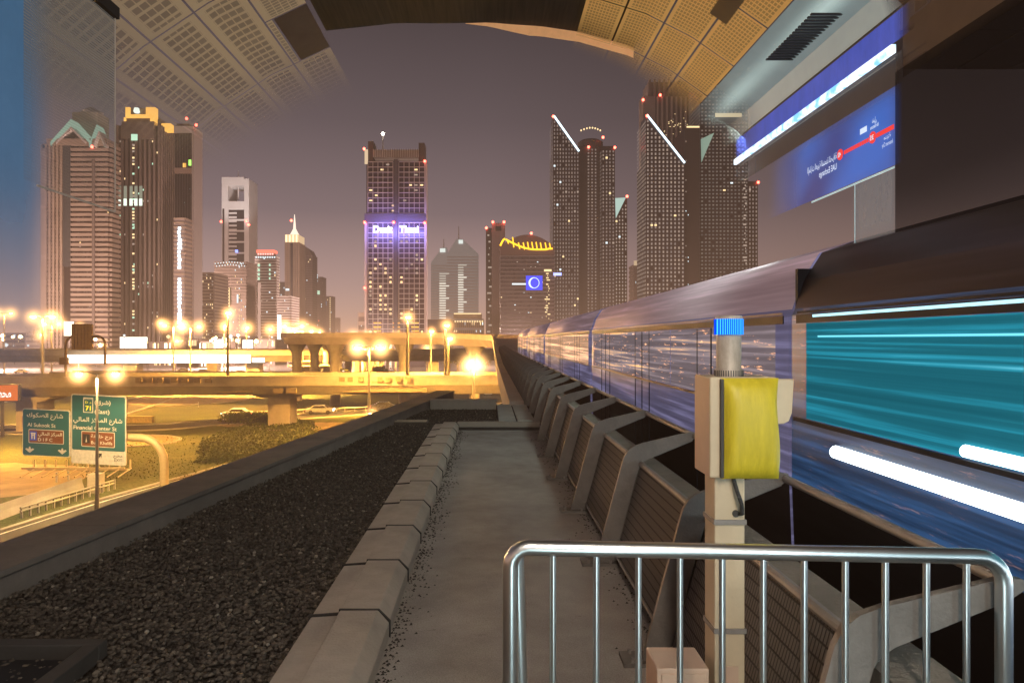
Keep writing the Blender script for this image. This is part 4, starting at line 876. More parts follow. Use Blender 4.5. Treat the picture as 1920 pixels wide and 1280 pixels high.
T = simple('distant_slab', 'small distant tower with a lit cap between the two dark groups', 1189, 1199, 498, 700, body=stone_d, tr=stone_d, nb=18, nl=8); T.strip(1188, 1199, 489, 498, mat('cap', (.4, .3, .2), .8, emit=(1, .8, .5), es=.5), 'cap', 1)
# right hand group
T = Tower('stone_tower', 'tall pale stone tower with scattered lit offices behind the right hand group', 1206, 1312, 182, 470, c=1203, body=mat('right_stone', (.10, .085, .08), .6)); T.piers(12, mat('right_pier', (.33, .28, .25), .8), .35, 1.0); T.extra(1218, 1308, 150, 182, stone_d, 'upper_block', 4, 20); T.piers(10, stone_d, .4, .8, u0=T.u(1218), u1=T.u(1308), bot=T.z(182), top=T.z(150), name='upper_piers', side=False)
T.extra(1205, 1228, 182, 600, mat('right_flank', (.22, .19, .18), .85), 'flank', -1.4, 6); T.lit(40, 20, 56, [WARM, DIMW, WARM], .6, .4, u0=T.u(1240), u1=T.u(1306), top=T.z(210), bot=T.z(320), off=1.1); T.lit(10, 10, 5, [WARM], .95, .4, u0=T.u(1252), u1=T.u(1276), top=T.z(226), bot=T.z(240), off=1.2)
T.red((1205, 189), (1237, 180), (1203, 275), (1202, 357), (1201, 425))
T = slanted('right_blade_tower', 'large dark tower with diagonal white light line down its roof', 1211, 1284, 216, 306, 400, 10, 60, pm=punch2, nlit=3); T.red((1212, 219))
T = Tower('dark_core_tower', 'plain near black tower with a lit parapet between two window gridded ones', 1284, 1312, 240, 404, body=mat('dark_core', (.028, .024, .024), .6)); T.strip(1287, 1311, 237, 240, WARM, 'parapet_light', .4); T.lit(18, 2, 60, [DIMW, COOL], .3, .3, u0=0, u1=T.w * .3)
T = slanted('gridded_tower', 'tall dark tower with pale window grid and lit sky lobby under the ceiling', 1313, 1403, 130, 130, 412, 13, 78, edge=False, nlit=4, fw=.5, fh=.42, pm=pane_emis('punched_pane_dim', (.36, .31, .30), .40))
T.strip(1340, 1390, 213, 221, emis('lobby_warm', (.95, .75, .42), .9), 'sky_lobby', .8); T.extra(1336, 1392, 221, 232, dark_steel, 'lobby_ledge', -1.2, 0)
MB().poly([(X(1313, 412), 411, T.z(262)), (X(1338, 412), 411, T.z(250)), (X(1314, 412), 411, T.z(306))]).build('light_triangle', mat('tri', (.2, .3, .25), .6, emit=(.5, .8, .65), es=.38), T.t)
for k in range(30): T.strip(1392 + R.random() * 6, 1394.5 + R.random() * 6, 330 + k * 5.6, 333 + k * 5.6, DIMW, 'sparkle', .6)
T = slanted('end_tower', 'low dark wing with a red beacon at the right end of the skyline', 1403, 1421, 340, 340, 430, 3, 44, edge=False, nlit=4); T.red((1420, 343))
# ================================================================== GROUND AND ROADS
m, nt, out = new_mat('lawn'); b = N(nt, 'ShaderNodeBsdfPrincipled'); tc = N(nt, 'ShaderNodeTexCoord')
n1 = N(nt, 'ShaderNodeTexNoise'); n1.inputs['Scale'].default_value = .09; n1.inputs['Detail'].default_value = 8; n1.inputs['Roughness'].default_value = .7; n2 = N(nt, 'ShaderNodeTexNoise'); n2.inputs['Scale'].default_value = 3; n2.inputs['Detail'].default_value = 5
nt.links.new(tc.outputs['Object'], n1.inputs[0]); nt.links.new(tc.outputs['Object'], n2.inputs[0])
c1 = ramp(nt, [(.3, (.05, .07, .015)), (.55, (.10, .11, .025)), (.75, (.19, .16, .05))]); nt.links.new(n1.outputs[0], c1.inputs[0])
c2 = ramp(nt, [(.3, (.55, .55, .55)), (.7, (1.2, 1.2, 1.2))]); nt.links.new(n2.outputs[0], c2.inputs[0]); ml = N(nt, 'ShaderNodeMixRGB', blend_type='MULTIPLY'); ml.inputs[0].default_value = 1
nt.links.new(c1.outputs[0], ml.inputs[1]); nt.links.new(c2.outputs[0], ml.inputs[2]); nt.links.new(ml.outputs[0], b.inputs['Base Color']); b.inputs['Roughness'].default_value = .95
bp = N(nt, 'ShaderNodeBump'); bp.inputs['Strength'].default_value = .8; bp.inputs['Distance'].default_value = .15; nt.links.new(n2.outputs[0], bp.inputs['Height']); nt.links.new(bp.outputs[0], b.inputs['Normal']); nt.links.new(b.outputs[0], out.inputs[0]); lawn = m
mb = MB(); q = 40; ext = 3700
mb._a([(-ext + 2 * ext * i / q, -200 + (ext + 200) * j / q, 0) for j in range(q + 1) for i in range(q + 1)], [(j * (q + 1) + i, j * (q + 1) + i + 1, (j + 1) * (q + 1) + i + 1, (j + 1) * (q + 1) + i) for j in range(q) for i in range(q)])
struct(mb, 'ground', lawn, origin=(0, 0, 0))
cityg = mat('city_paving', (.20, .17, .14), .85, var=.3, scale=.03, dirt=.3)
struct(MB().poly([(-1500, 215, .02), (500, 215, .02), (900, 1500, .02), (-2200, 1500, .02)]), 'city_ground', cityg)
def flat(path, w, z, name, m, w2=None):
    path = [Vector((p[0], p[1], 0)) for p in path]; w2 = w if w2 is None else w2
    return ribbon(path, [(-w / 2, 0), (w2 / 2, 0)], z, closed=False), name, m
def smooth_path(pts, n=8):
    pts = [Vector((p[0], p[1], 0)) for p in pts]; P_ = [pts[0] * 2 - pts[1]] + pts + [pts[-1] * 2 - pts[-2]]; out = []
    for i in range(1, len(P_) - 2):
        for k in range(n):
            t_ = k / n; a, b_, c, d = P_[i - 1:i + 3]
            out.append(.5 * ((2 * b_) + (c - a) * t_ + (2 * a - 5 * b_ + 4 * c - d) * t_ ** 2 + (3 * b_ - a - 3 * c + d) * t_ ** 3))
    out.append(pts[-1]); return out
def road(name, pts, w, z=.03, line=True, kerb=True):
    p = smooth_path(pts); struct(ribbon(p, [(-w / 2, 0), (w / 2, 0)], z, closed=False), name, asphalt)
    if line:
        for o_ in (-w / 2 + .35, w / 2 - .35): struct(ribbon(p, [(o_ - .09, 0), (o_ + .09, 0)], z + .01, closed=False), 'road_marking', line_paint)
    if kerb:
        for o_ in (-w / 2 - .2, w / 2 + .2): struct(ribbon(p, [(o_ - .2, 0), (o_ - .2, .14), (o_ + .2, .14), (o_ + .2, 0)], z - .02, closed=True), 'kerb', road_conc)
# slip road in front, lower left
p_a, p_b = G(0, 1003), G(380, 888)
d_ = (p_b - p_a).normalized()
road('slip_road', [p_a - d_ * 40 + Vector((6, -6, 0)), p_a + Vector((3.2, 0, 0)), p_b + Vector((3.4, 0, 0)), p_b + d_ * 40 + Vector((6, 0, 0)), Vector((-5, 130, 0))], 7.2)
# middle road curving to the right under the ramp
road('link_road', [Vector((-170, 70, 0)), Vector((-95, 84, 0)), G(235, 803), G(380, 794), G(520, 784), G(700, 772), G(860, 764), Vector((25, 138, 0))], 6.5)
road('left_road', [Vector((-150, 62, 0)), Vector((-92, 74, 0)), G(60, 800), Vector((-62, 110, 0)), Vector((-70, 150, 0))], 8)
road('main_highway', [Vector((-500, 205, 0)), Vector((-200, 196, 0)), Vector((-60, 190, 0)), Vector((120, 200, 0))], 46, kerb=False)
road('lower_highway', [Vector((-400, 150, 0)), Vector((-120, 158, 0)), Vector((-40, 160, 0)), Vector((30, 158, 0))], 13)
def patch(name, cx, cy, rx, ry, m, z=.05, n=40, ring=True, jag=0.0):
    pts = [(cx + rx * (1 + R.uniform(-jag, jag)) * cos(2 * pi * i / n), cy + ry * (1 + R.uniform(-jag, jag)) * sin(2 * pi * i / n), z) for i in range(n)]
    struct(MB().poly(pts), name, m)
    if ring:
        pp = [Vector((x, y, 0)) for x, y, _ in pts] + [Vector((pts[0][0], pts[0][1], 0))]
        struct(ribbon(pp, [(-.15, 0), (-.15, .15), (.15, .15), (.15, 0)], .03), 'kerb', road_conc)
c_ = G(362, 748); patch('sand_circle', c_.x, c_.y, 11.5, 15, sand)
c_ = G(560, 800); patch('sand_patch', c_.x + 2, c_.y, 9, 5, sand, ring=False, jag=.06)
c_ = G(262, 828); patch('sand_island', c_.x - 2, c_.y, 6.4, 5, sand)
c_ = G(20, 905); patch('sand_verge', c_.x - 6, c_.y, 12, 9, sand, ring=False, jag=.06)
c_ = G(470, 797); patch('sand_corner', c_.x, c_.y, 5, 2.2, sand, ring=False, jag=.06)
# planting
m, nt, out = new_mat('shrub_leaf'); b = N(nt, 'ShaderNodeBsdfPrincipled'); a_ = N(nt, 'ShaderNodeAttribute', attribute_name='tone'); cr = ramp(nt, [(0, (.04, .055, .012)), (1, (.12, .13, .03))]); nt.links.new(a_.outputs['Fac'], cr.inputs[0]); nt.links.new(cr.outputs[0], b.inputs['Base Color']); b.inputs['Roughness'].default_value = .8; nt.links.new(b.outputs[0], out.inputs[0]); leafm = m
def leaves(name, pts, size, parent=None):
    n = len(pts); pts = np.array(pts); a = rs.normal(size=(n, 3)); a /= np.linalg.norm(a, axis=1)[:, None]; b_ = np.cross(a, rs.normal(size=(n, 3))); b_ /= np.linalg.norm(b_, axis=1)[:, None]
    s = size * rs.uniform(.5, 1.3, (n, 1)); V = np.stack([pts - a * s, pts + b_ * s * .6, pts + a * s, pts - b_ * s * .6], 1).reshape(-1, 3)
    off = np.array(OFF[parent.name]) if parent else np.zeros(3)
    me = bpy.data.meshes.new(name); me.from_pydata((V - off).tolist(), [], (np.arange(n * 4).reshape(-1, 4)).tolist()); me.materials.append(leafm)
    me.attributes.new('tone', 'FLOAT', 'POINT').data.foreach_set('value', np.repeat(np.clip(rs.rand(n) * .6 + (pts[:, 2] - pts[:, 2].min()) / (np.ptp(pts[:, 2]) + .01) * .4, 0, 1), 4))
    o = bpy.data.objects.new(name, me); COL.objects.link(o); o.parent = parent; return o
pp = []
for (px0, py0) in [(R.uniform(385, 590), R.uniform(790, 868)) for _ in range(420)]:
    if (py0 - 790) < (480 - px0) * .35 or px0 > 600 - (py0 - 790) * .4: continue
    g = G(px0, py0); h = R.uniform(.25, .55)
    for _ in range(60): a = R.uniform(0, 2 * pi); q_ = R.random() ** .5 * 1.1; pp.append((g.x + q_ * cos(a), g.y + q_ * sin(a), h * (1 - q_ * q_ * .6) * R.uniform(.3, 1)))
tag(leaves('ground_cover_shrubs', pp, .17), 'dense low olive green ground cover growing beside the bridge pier', 'shrubs', kind='stuff')
pp = []
for (px0, py0) in [(R.uniform(425, 520), R.uniform(786, 796)) for _ in range(60)]:
    g = G(px0, py0)
    for _ in range(60): a = R.uniform(0, 2 * pi); q_ = R.random() ** .5 * 1.2; pp.append((g.x + q_ * cos(a), g.y + q_ * sin(a), 1.2 * R.uniform(.2, 1)))
tag(leaves('hedge_mass', pp, .2), 'dark hedge growing along the road at the foot of the pier', 'hedge', kind='stuff')
pp = [(g.x, g.y, R.uniform(0, .3)) for g in [G(R.uniform(150, 420), R.uniform(820, 900)) for _ in range(2600)]]
tag(leaves('grass_tufts', pp, .09), 'short rough grass tufts on the lawn around the road sign', 'grass', kind='stuff')
barkm = mat('bark', (.10, .08, .06), .9, bump=.5)
def tree(x, y, h, w, label, grp, palm=False):
    t = thing('palm_tree' if palm else 'broadleaf_tree', label, 'tree', (x, y, 0), grp); pp = []
    MB().tube([(x, y, 0), (x + .1, y, h * .35), (x - .1, y, h * .62)], [.3, .2, .1], 8).build('trunk', barkm, t)
    if palm:
        for k in range(26):
            a = R.uniform(0, 2 * pi); L_ = w * R.uniform(.7, 1)
            for j in range(34): s = j / 34; pp.append((x + cos(a) * L_ * s + R.gauss(0, .06), y + sin(a) * L_ * s + R.gauss(0, .06), h * .62 + w * (.7 * s - 1.25 * s * s) + R.gauss(0, .06)))
        leaves('crown', pp, .22, t)
    else:
        mb = MB()
        for k in range(6): a = k * 1.05 + R.random(); mb.tube([(x, y, h * .35), (x + cos(a) * w * .35, y + sin(a) * w * .35, h * .65)], [.1, .04], 5)
        mb.build('limbs', barkm, t)
        for k in range(16):
            a = R.uniform(0, 2 * pi); q_ = R.random() ** .5 * w * .75; cz = h * R.uniform(.45, .88); cr_ = w * R.uniform(.22, .42)
            for j in range(90): v = Vector((R.gauss(0, 1), R.gauss(0, 1), R.gauss(0, .8))).normalized() * cr_ * R.random() ** .3; pp.append((x + cos(a) * q_ + v.x, y + sin(a) * q_ + v.y, cz + v.z))
        leaves('crown', pp, .3, t)
for (px, py, Y, h, w, lb) in ((868, 668, 235, 9, 4.5, 'round dark tree under the left arch of the metro viaduct'), (895, 668, 235, 10, 5, 'bushy dark tree under the right arch of the metro viaduct'), (722, 0, 170, 5.5, 4, 'low dark tree inside the loop ramp, right one'), (700, 0, 172, 4.6, 4, 'low dark tree inside the loop ramp, left one'), (95, 0, 400, 20, 13, 'large dim tree behind the lamps at far left'), (120, 0, 390, 15, 9, 'smaller dim tree right of the large one at far left')):
    tree(X(px, Y), Y, h, w, lb, 'trees among the roads')
for (px, Y, h, lb) in ((640, 172, 7, 'palm tree left of the loop ramp shrubs'), (858, 240, 9, 'palm tree beside the dark tree under the viaduct')): tree(X(px, Y), Y, h, 3.2, lb, 'palm trees among the roads', True)

# ================================================================== ROAD BRIDGES
def bridge(name, label, pts, ztop, w, para=1.0, girder=1.6, piers=(), slots=True, mat_=road_conc):
    p = smooth_path(pts); t = thing(name, label, 'bridge', (p[0].x, p[0].y, 0)); h = w / 2; zf = ztop if callable(ztop) else (lambda i, L: ztop)
    ribbon(p, [(-h, -para), (h, -para), (h, -para - .35), (h * .72, -para - girder), (-h * .72, -para - girder), (-h, -para - .35)], zf).build('deck', mat_, t)
    for s in (-1, 1):
        ribbon(p, [(s * h - .2, -para - .3), (s * h - .2, 0), (s * h + .12, 0), (s * h + .12, -para - .3)], zf).build('parapet', mat_, t)
    ribbon(p, [(-h + .3, -para + .012), (h - .3, -para + .012)], zf, closed=False).build('road_surface', asphalt, t)
    for (x, y, wd) in piers:
        zt_ = zf(0, 0) - para - girder
        mb = MB(); mb.prism([(x - wd * .9, y - 2.4, zt_ - .6), (x + wd * .9, y - 2.4, zt_ - .6), (x + wd * 1.7, y - 2.4, zt_), (x - wd * 1.7, y - 2.4, zt_)], (0, 4.8, 0)); mb.box(x - wd * .62, x + wd * .62, y - 1.8, y + 1.8, 0, zt_ - .595); mb.box(x - wd * .66, x + wd * .66, y - 1.85, y + 1.85, zt_ - 1.7, zt_ - 1.6)
        mb.build('pier', mat_, t)
    return t, p
Ya = 95
tA, pA = bridge('ramp_bridge', 'pale concrete ramp bridge crossing the scene in front, on a flared pier', [(-150, 88, 0), (-95, 91, 0), (-50, 95, 0), (-20, 97, 0), (4, 99, 0), (30, 103, 0)], 7.15, 9, piers=((X(528, 97), 97.5, 2.4), (X(62, 91), 91.5, 2.2)))
slotm = mat('parapet_panel', (.22, .17, .11), .9, bump=.6, bscale=3)
for k, px in enumerate((636, 652, 672, 708, 723, 742, 760)): MB().box(X(px, 92.3), X(px + 10, 92.3), 92.2, 92.4, 6.35, 6.98).build('textured_panel', slotm, tA)
for k, px in enumerate((256, 276, 296, 322, 342, 366, 386)): MB().box(X(px, 90.3), X(px + 11, 90.3), 90.0, 90.3, 6.35, 6.98).build('textured_panel', slotm, tA)
MB().box(X(598, 93.6), X(800, 93.6), 93.3, 93.6, 4.9, 5.45).build('girder_panel', slotm, tA); MB().box(X(400, 92.6), X(475, 92.6), 92.3, 92.6, 4.9, 5.45).build('girder_panel', slotm, tA)
for px in (513, 538): MB().box(X(px, 92.5), X(px + 19, 92.5), 92.1, 92.5, 4.85, 5.5).build('girder_panel', slotm, tA)
tB, pB = bridge('flyover_bridge', 'long flyover carrying a white light trail, behind the front ramp', [(-420, 168, 0), (-200, 174, 0), (-90, 180, 0), (-20, 186, 0), (20, 200, 0)], 9.3, 15, piers=((X(478 / 1, 182), 182, 2.6), (X(250, 178), 178, 2.6), (X(585, 182), 182, 2.6)), girder=2.0)
tC, pC = bridge('loop_ramp', 'low loop ramp curving under the lamps right of the centre', [(-90, 146, 0), (-60, 143, 0), (-34, 141, 0), (-14, 136, 0), (-5, 128, 0), (-8, 120, 0), (-24, 116, 0), (-50, 115, 0)], 5.3, 7, girder=1.0)
tD, pD = bridge('far_flyover', 'distant flyover glowing orange beneath the skyline', [(-500, 262, 0), (-200, 255, 0), (-60, 250, 0), (60, 250, 0)], 8.6, 18, piers=((-60, 250, 3), (-100, 252, 3), (-20, 250, 3)))
# vehicle light trail on the flyover, built as glowing bars
stp = emis('white_trail', (1.0, .93, .78), 5.0)
tag(MB().box(X(128, 168.5), X(470, 168.5), 168.2, 168.5, Z(680, 168.5), Z(665, 168.5)).build('light_strip', stp), 'long bright white vehicle light trail along the flyover parapet', 'light strip')
tag(MB().box(X(474, 168.5), X(496, 168.5), 168.2, 168.5, Z(679, 168.5), Z(671, 168.5)).build('light_strip', stp), 'short white vehicle light trail just right of the long one', 'light strip')
t = thing('flyover_column', 'flared column standing under the flyover behind the tall lamp', 'column', (X(578, 160), 160, 0)); MB().lathe((X(578, 160), 160, 0), [(1.6, 0), (1.5, 3), (3.0, 5.2), (5, 6.0)], 12).build('shaft', road_conc, t); MB().box(X(560, 160), X(596, 160), 158, 162, 6.01, 7.0).build('cap', road_conc, t)

# guardrails, cabinet, low barriers
t = thing('guard_rail', 'galvanised guard rail on short posts beside the slip road', 'guard rail', G(120, 945))
ga, gb = G(38, 972), G(213, 917)
gm = mat('guardrail_steel', (.5, .46, .38), .5, .4, var=.1)
for o_ in (.48, .72): MB().tube([(ga.x, ga.y, o_), (gb.x, gb.y, o_)], .07, 6).build('rail_beam', gm, t)
for k in range(14): q_ = ga.lerp(gb, k / 13); MB().box(q_.x - .06, q_.x + .06, q_.y + .08, q_.y + .2, 0, .78).build('post', gm, t)
t = thing('guard_rail', 'long low guard rail with red reflectors along the middle road', 'guard rail', G(500, 778))
pth = [G(425, 786), G(480, 780), G(560, 776), G(650, 772), G(760, 766)]
MB().tube([p_ + Vector((0, 0, .65)) for p_ in pth], .12, 6).build('rail_beam', gm, t)
for k in range(24):
    f_ = k / 23 * 4; i_ = min(3, int(f_)); q_ = pth[i_].lerp(pth[i_ + 1], f_ - i_); MB().box(q_.x - .06, q_.x + .06, q_.y + .13, q_.y + .25, 0, .7).build('post', gm, t)
tag(MB().box(G(163, 925).x, G(186, 925).x, G(175, 925).y, G(175, 925).y + .8, 0, 1.5).build('control_cabinet', cream, bevel=.03), 'small cream roadside cabinet standing above the guard rail', 'cabinet')
tag(MB().prism([(0, 0, 0), (.6, 0, 0), (.42, 0, .5), (.38, 0, .95), (.22, 0, .95), (.18, 0, .5)], (0, 11, 0)).build('concrete_barrier', road_conc, origin=(0, 0, 0)), 'short concrete barrier at the left start of the guard rail', 'barrier').location = G(-45, 985)
tag(MB().box(G(238, 790).x, G(296, 790).x, 99.5, 100.3, 0, .95).build('road_barrier', mat('yellow_barrier', (.6, .45, .18), .8), bevel=.04), 'yellowish concrete barrier beside the right edge of the signs', 'barrier')
for (px, py) in ((372, 763), (128, 900), (106, 905)): tag(MB().cyl((G(px, py).x, G(px, py).y, 0), .07, .9, 8).build('marker_post', line_paint), {372: 'thin white marker post on the lawn by the sand circle', 128: 'thin marker post on the lawn, right one of the two under the signs', 106: 'thin marker post on the lawn, left one of the two under the signs'}[px], 'marker post')

# ================================================================== ROAD SIGNS
YS_ = 56.0
green = mat('sign_green', (.012, .085, .09), .5, var=.12, scale=.8, emit=(.02, .14, .12), es=.12); brown = mat('sign_brown', (.15, .05, .02), .5, emit=(.18, .05, .015), es=.12); swhite = mat('sign_white', (.5, .46, .38), .5, emit=(.9, .72, .45), es=.12); sblue = mat('sign_blue', (.02, .05, .32), .5, emit=(.03, .06, .4), es=.3); syel = mat('sign_yellow', (.7, .6, .03), .5, emit=(.8, .7, .02), es=.4); sblack = mat('sign_black', (.02, .02, .02), .6)
t = thing('direction_sign', 'pair of green overhead direction signs with Arabic and English white lettering', 'road sign', (X(140, YS_), YS_, 0))
sk_ = lambda px: (px - 140) * .052      # the panels hang slightly out of level, as photographed
def sp_(px, py, dy=0): return Vector((X(px, YS_), YS_ - dy, Z(py + sk_(px), YS_)))
def rrect(a, b_, y0, y1, rad, dy, th=.04):
    pts = []
    for (cx0, cy0, a0) in ((b_ - rad, y0 + rad, 0), (a + rad, y0 + rad, 90), (a + rad, y1 - rad, 180), (b_ - rad, y1 - rad, 270)):
        for k in range(5): an = radians(a0 + k * 22.5); pts.append(sp_(cx0 + rad * cos(an), cy0 - rad * sin(an), dy))
    return MB().prism(pts, (0, th, 0))
du = Vector((1, 0, -.052)).normalized(); dv = Vector((0, 0, 1)); PX = YS_ / F
panelL = rrect(42, 131, 770, 858, 4, 0, .12).build('sign_panel', swhite, t); rrect(43.5, 129.5, 771.5, 856.5, 3.4, .02, .015).build('green_face', green, panelL)
panelR = rrect(133.5, 236, 738, 868, 4, 0, .12).build('sign_panel', swhite, t); rrect(135.5, 234.5, 740, 842, 3, .02, .015).build('green_face', green, panelR)
def tx(s, px, py, h, w, m, parent, align='LEFT', bold=.015): text('lettering', s, m, parent, sp_(px, py, .05), du, dv, h * PX * 1.35, width=w * PX, align=align, bold=bold)
tx(arabic('شارع الصكوك'), 51, 785, 8.2, 68, swhite, panelL); tx('Al Sukook St', 52, 803, 7, 53, swhite, panelL)
rrect(54, 120, 808, 834, 2, .03, .008).build('inset_border', swhite, panelL); rrect(55.2, 118.8, 809.2, 832.8, 1.6, .04, .008).build('brown_inset', brown, panelL)
rrect(56.5, 69.5, 812, 829, .6, .05, .008).build('blue_square', sblue, panelL)
mb = MB()
for (a0, a1, b0, b1) in ((58.5, 67.5, 814.5, 817), (59.5, 61.8, 817, 826.5), (64.2, 66.5, 817, 826.5), (59.5, 66.5, 818.4, 820.2)): mb.prism([sp_(a0, b1, .056), sp_(a1, b1, .056), sp_(a1, b0, .056), sp_(a0, b0, .056)], (0, .004, 0))
mb.build('arch_symbol', swhite, panelL)
tx(arabic('المركز المالي'), 72, 818.5, 6, 45, swhite, panelL); tx('D I F C', 72, 829.5, 6, 27, swhite, panelL)
def arrow_down(px, py, s, parent):
    pts = [(0, 6.5), (-8.5, -.5), (-6, -2.2), (-2, -.6), (-1.4, -4.2), (0, -5.4), (1.4, -4.2), (2, -.6), (6, -2.2), (8.5, -.5)]
    MB().prism([sp_(px + a * s, py + b_ * s, .06) for a, b_ in pts], (0, .01, 0)).build('arrow', swhite, parent)
arrow_down(56.5, 846, 1, panelL); arrow_down(117.5, 846, 1, panelL)
rrect(156.5, 175, 743.5, 772, .8, .03, .008).build('shield_border', swhite, panelR); rrect(158, 173.5, 746, 770.5, .5, .04, .008).build('shield', green, panelR)
mb = MB()
for k in range(6): mb.prism([sp_(158 + k * 2.6, 746.2, .045), sp_(159.4 + k * 2.6, 746.2, .045), sp_(158.7 + k * 2.6, 748.2, .045)], (0, .004, 0))
mb.build('crenellation', swhite, panelR)
tx('D د', 160.5, 754.5, 4.2, 11, syel, panelR); tx('71', 161, 767.5, 8.8, 10, syel, panelR, bold=.03)
tx(arabic('(شرق)'), 178, 755, 8, 30, swhite, panelR); tx('(East)', 178, 772.5, 8, 28, swhite, panelR)
tx(arabic('شارع المركز المالي'), 138, 788.5, 8.2, 92, swhite, panelR); tx('Financial Center St', 138.5, 803.5, 7.6, 81, swhite, panelR)
rrect(153, 215.5, 806.5, 835.5, 2, .03, .008).build('inset_border', swhite, panelR); rrect(154.2, 214.3, 807.7, 834.3, 1.6, .04, .008).build('brown_inset', brown, panelR)
rrect(156, 169, 812, 829, .4, .05, .008).build('dark_square', sblack, panelR); MB().prism([sp_(161, 827, .056), sp_(164, 827, .056), sp_(162.8, 820, .056), sp_(162.5, 814, .056), sp_(162.2, 820, .056)], (0, .004, 0)).build('tower_symbol', swhite, panelR)
tx(arabic('برج خليفة'), 171, 818, 6.5, 40, swhite, panelR); tx('Burj Khalifa', 171.5, 830, 6, 40, swhite, panelR)
MB().prism([sp_(188 + a, 852 + b_, .03) for a, b_ in ((-6, 5), (-3.5, 6.2), (.8, -.2), (2.2, 3.8), (3.4, -5.4), (-4.6, -4.6), (-1.6, -2.2))], (0, .008, 0)).build('exit_arrow', sblack, panelR)
tx(arabic('مخرج'), 213, 852, 5, 17, sblack, panelR); tx('EXIT', 215, 860.5, 5.2, 14.5, sblack, panelR, bold=.005)
gold_st = mat('gantry_steel', (.55, .42, .22), .5, .2, var=.1)
MB().box(X(131, YS_), X(134, YS_), YS_ + .12, YS_ + .3, Z(872, YS_), Z(748, YS_)).build('hanger', gold_st, t); MB().box(X(44, YS_), X(236, YS_), YS_ - .3, YS_ - .1, Z(878, YS_), Z(875, YS_)).build('catwalk_edge', gold_st, t); MB().box(X(44, YS_), X(236, YS_), YS_ + .5, YS_ + .65, Z(884, YS_), Z(881, YS_)).build('catwalk_edge', gold_st, t)
for k in range(10): px = 52 + k * 20; MB().tube([(X(px, YS_), YS_ - .9, Z(890, YS_)), (X(px + 6, YS_), YS_ + .7, Z(880, YS_))], .05, 5).build('catwalk_bracket', gold_st, t); MB().box(X(px + 8, YS_), X(px + 10.5, YS_), YS_ + .2, YS_ + .3, Z(879, YS_), Z(862, YS_)).build('bracket_hanger', gold_st, t)
gx = X(308, YS_ + .8); hp = Z(820, YS_ + .8)
path = [(gx, YS_ + .8, 0), (gx, YS_ + .8, hp - 2.2)] + [(gx - 2.0 + 2.0 * cos(radians(a)), YS_ + .8, hp - 2.0 + 2.0 * sin(radians(a))) for a in (15, 35, 55, 75, 90)] + [(X(150, YS_), YS_ + .8, hp + .1), (X(50, YS_), YS_ + .8, hp + .1)]
MB().tube(path, .33, 14).build('gantry_arm', gold_st, t, smooth=True)
t = thing('message_board', 'dark ribbed back of a message board on a curved bronze gantry', 'gantry sign', (X(160, 170), 100, 0)); Yg = 93.2
bz = mat('gantry_bronze', (.16, .11, .07), .5, .3)
zt_ = Z(630, Yg)
MB().tube([(X(123, Yg), Yg, 6.4), (X(123, Yg), Yg, Z(648, Yg))] + [(X(123 + 14 - 14 * cos(a), Yg), Yg, Z(645 - 14 * sin(a), Yg)) for a in (0, .4, .8, 1.2, 1.57)] + [(X(184, Yg), Yg, zt_)] + [(X(184 + 13 * sin(a), Yg), Yg, Z(645 - 14 * cos(a), Yg)) for a in (.4, .8, 1.2, 1.57)] + [(X(197, Yg), Yg, Z(684, Yg))], .16, 10).build('gantry_tube', bz, t, smooth=True)
MB().box(X(114, Yg), X(127, Yg), Yg - .3, Yg + .3, Z(683, Yg), Z(670, Yg)).build('control_box', bz, t)
for k in range(6): MB().box(X(138 + k * 6.2, Yg), X(143.4 + k * 6.2, Yg), Yg - .5, Yg - .1, Z(655, Yg), Z(607, Yg)).build('rib', bz, t)
MB().box(X(138, Yg), X(174, Yg), Yg - .08, Yg + .15, Z(653, Yg), Z(609, Yg)).build('cabinet', mat('cab', (.10, .07, .05), .6), t)
t = thing('orange_sign', 'orange lit sign with white Arabic lettering at the left picture edge', 'sign', (X(10, 85), 85, 0)); MB().box(X(-20, 85), X(33, 85), 85, 85.4, Z(751, 85), Z(722, 85)).build('face', emis('orange_face', (.95, .20, .02), 1.0), t); MB().box(X(-21, 85), X(34, 85), 85.02, 85.6, Z(752.5, 85), Z(720.5, 85)).build('frame', dark_steel, t)
text('lettering', arabic('محطة'), emis('orange_lettering', (1, .9, .8), 1.5), t, (X(-12, 85), 84.9, Z(744, 85)), (1, 0, 0), (0, 0, 1), 1.5, width=X(22, 85) - X(-12, 85), bold=.03); MB().box(X(0, 85), X(4, 85), 85.1, 85.4, 0, Z(752, 85)).build('post', dark_steel, t)
for (a, b_, y0, y1, Y, lb) in ((225, 276, 632, 653, 300, 'bright white billboard at the foot of the crowned tower'), (120, 138, 603, 629, 300, 'narrow white billboard left of the message board'), (520, 527, 590, 640, 330, 'tall thin white lit banner among the low city lamps'), (402, 419, 636, 655, 262, 'glowing white shopfront left of the small lit box'), (455, 474, 637, 655, 262, 'small glowing white box between the lamps')):
    t = thing('billboard', lb, 'billboard', (X((a + b_) / 2, Y), Y, 0)); MB().box(X(a, Y), X(b_, Y), Y, Y + .5, Z(y1, Y), Z(y0, Y)).build('lit_face', emis('billboard_%d' % a, (1.0, .95, .82), 3.2), t); MB().box(X(a - .6, Y), X(b_ + .6, Y), Y + .1, Y + .9, Z(y1 + 1, Y), Z(y0 - 1, Y)).build('frame', dark_steel, t); MB().box(X((a + b_) / 2 - 1, Y), X((a + b_) / 2 + 1, Y), Y + .3, Y + .8, 0, Z(y1 + 1, Y)).build('post', dark_steel, t)

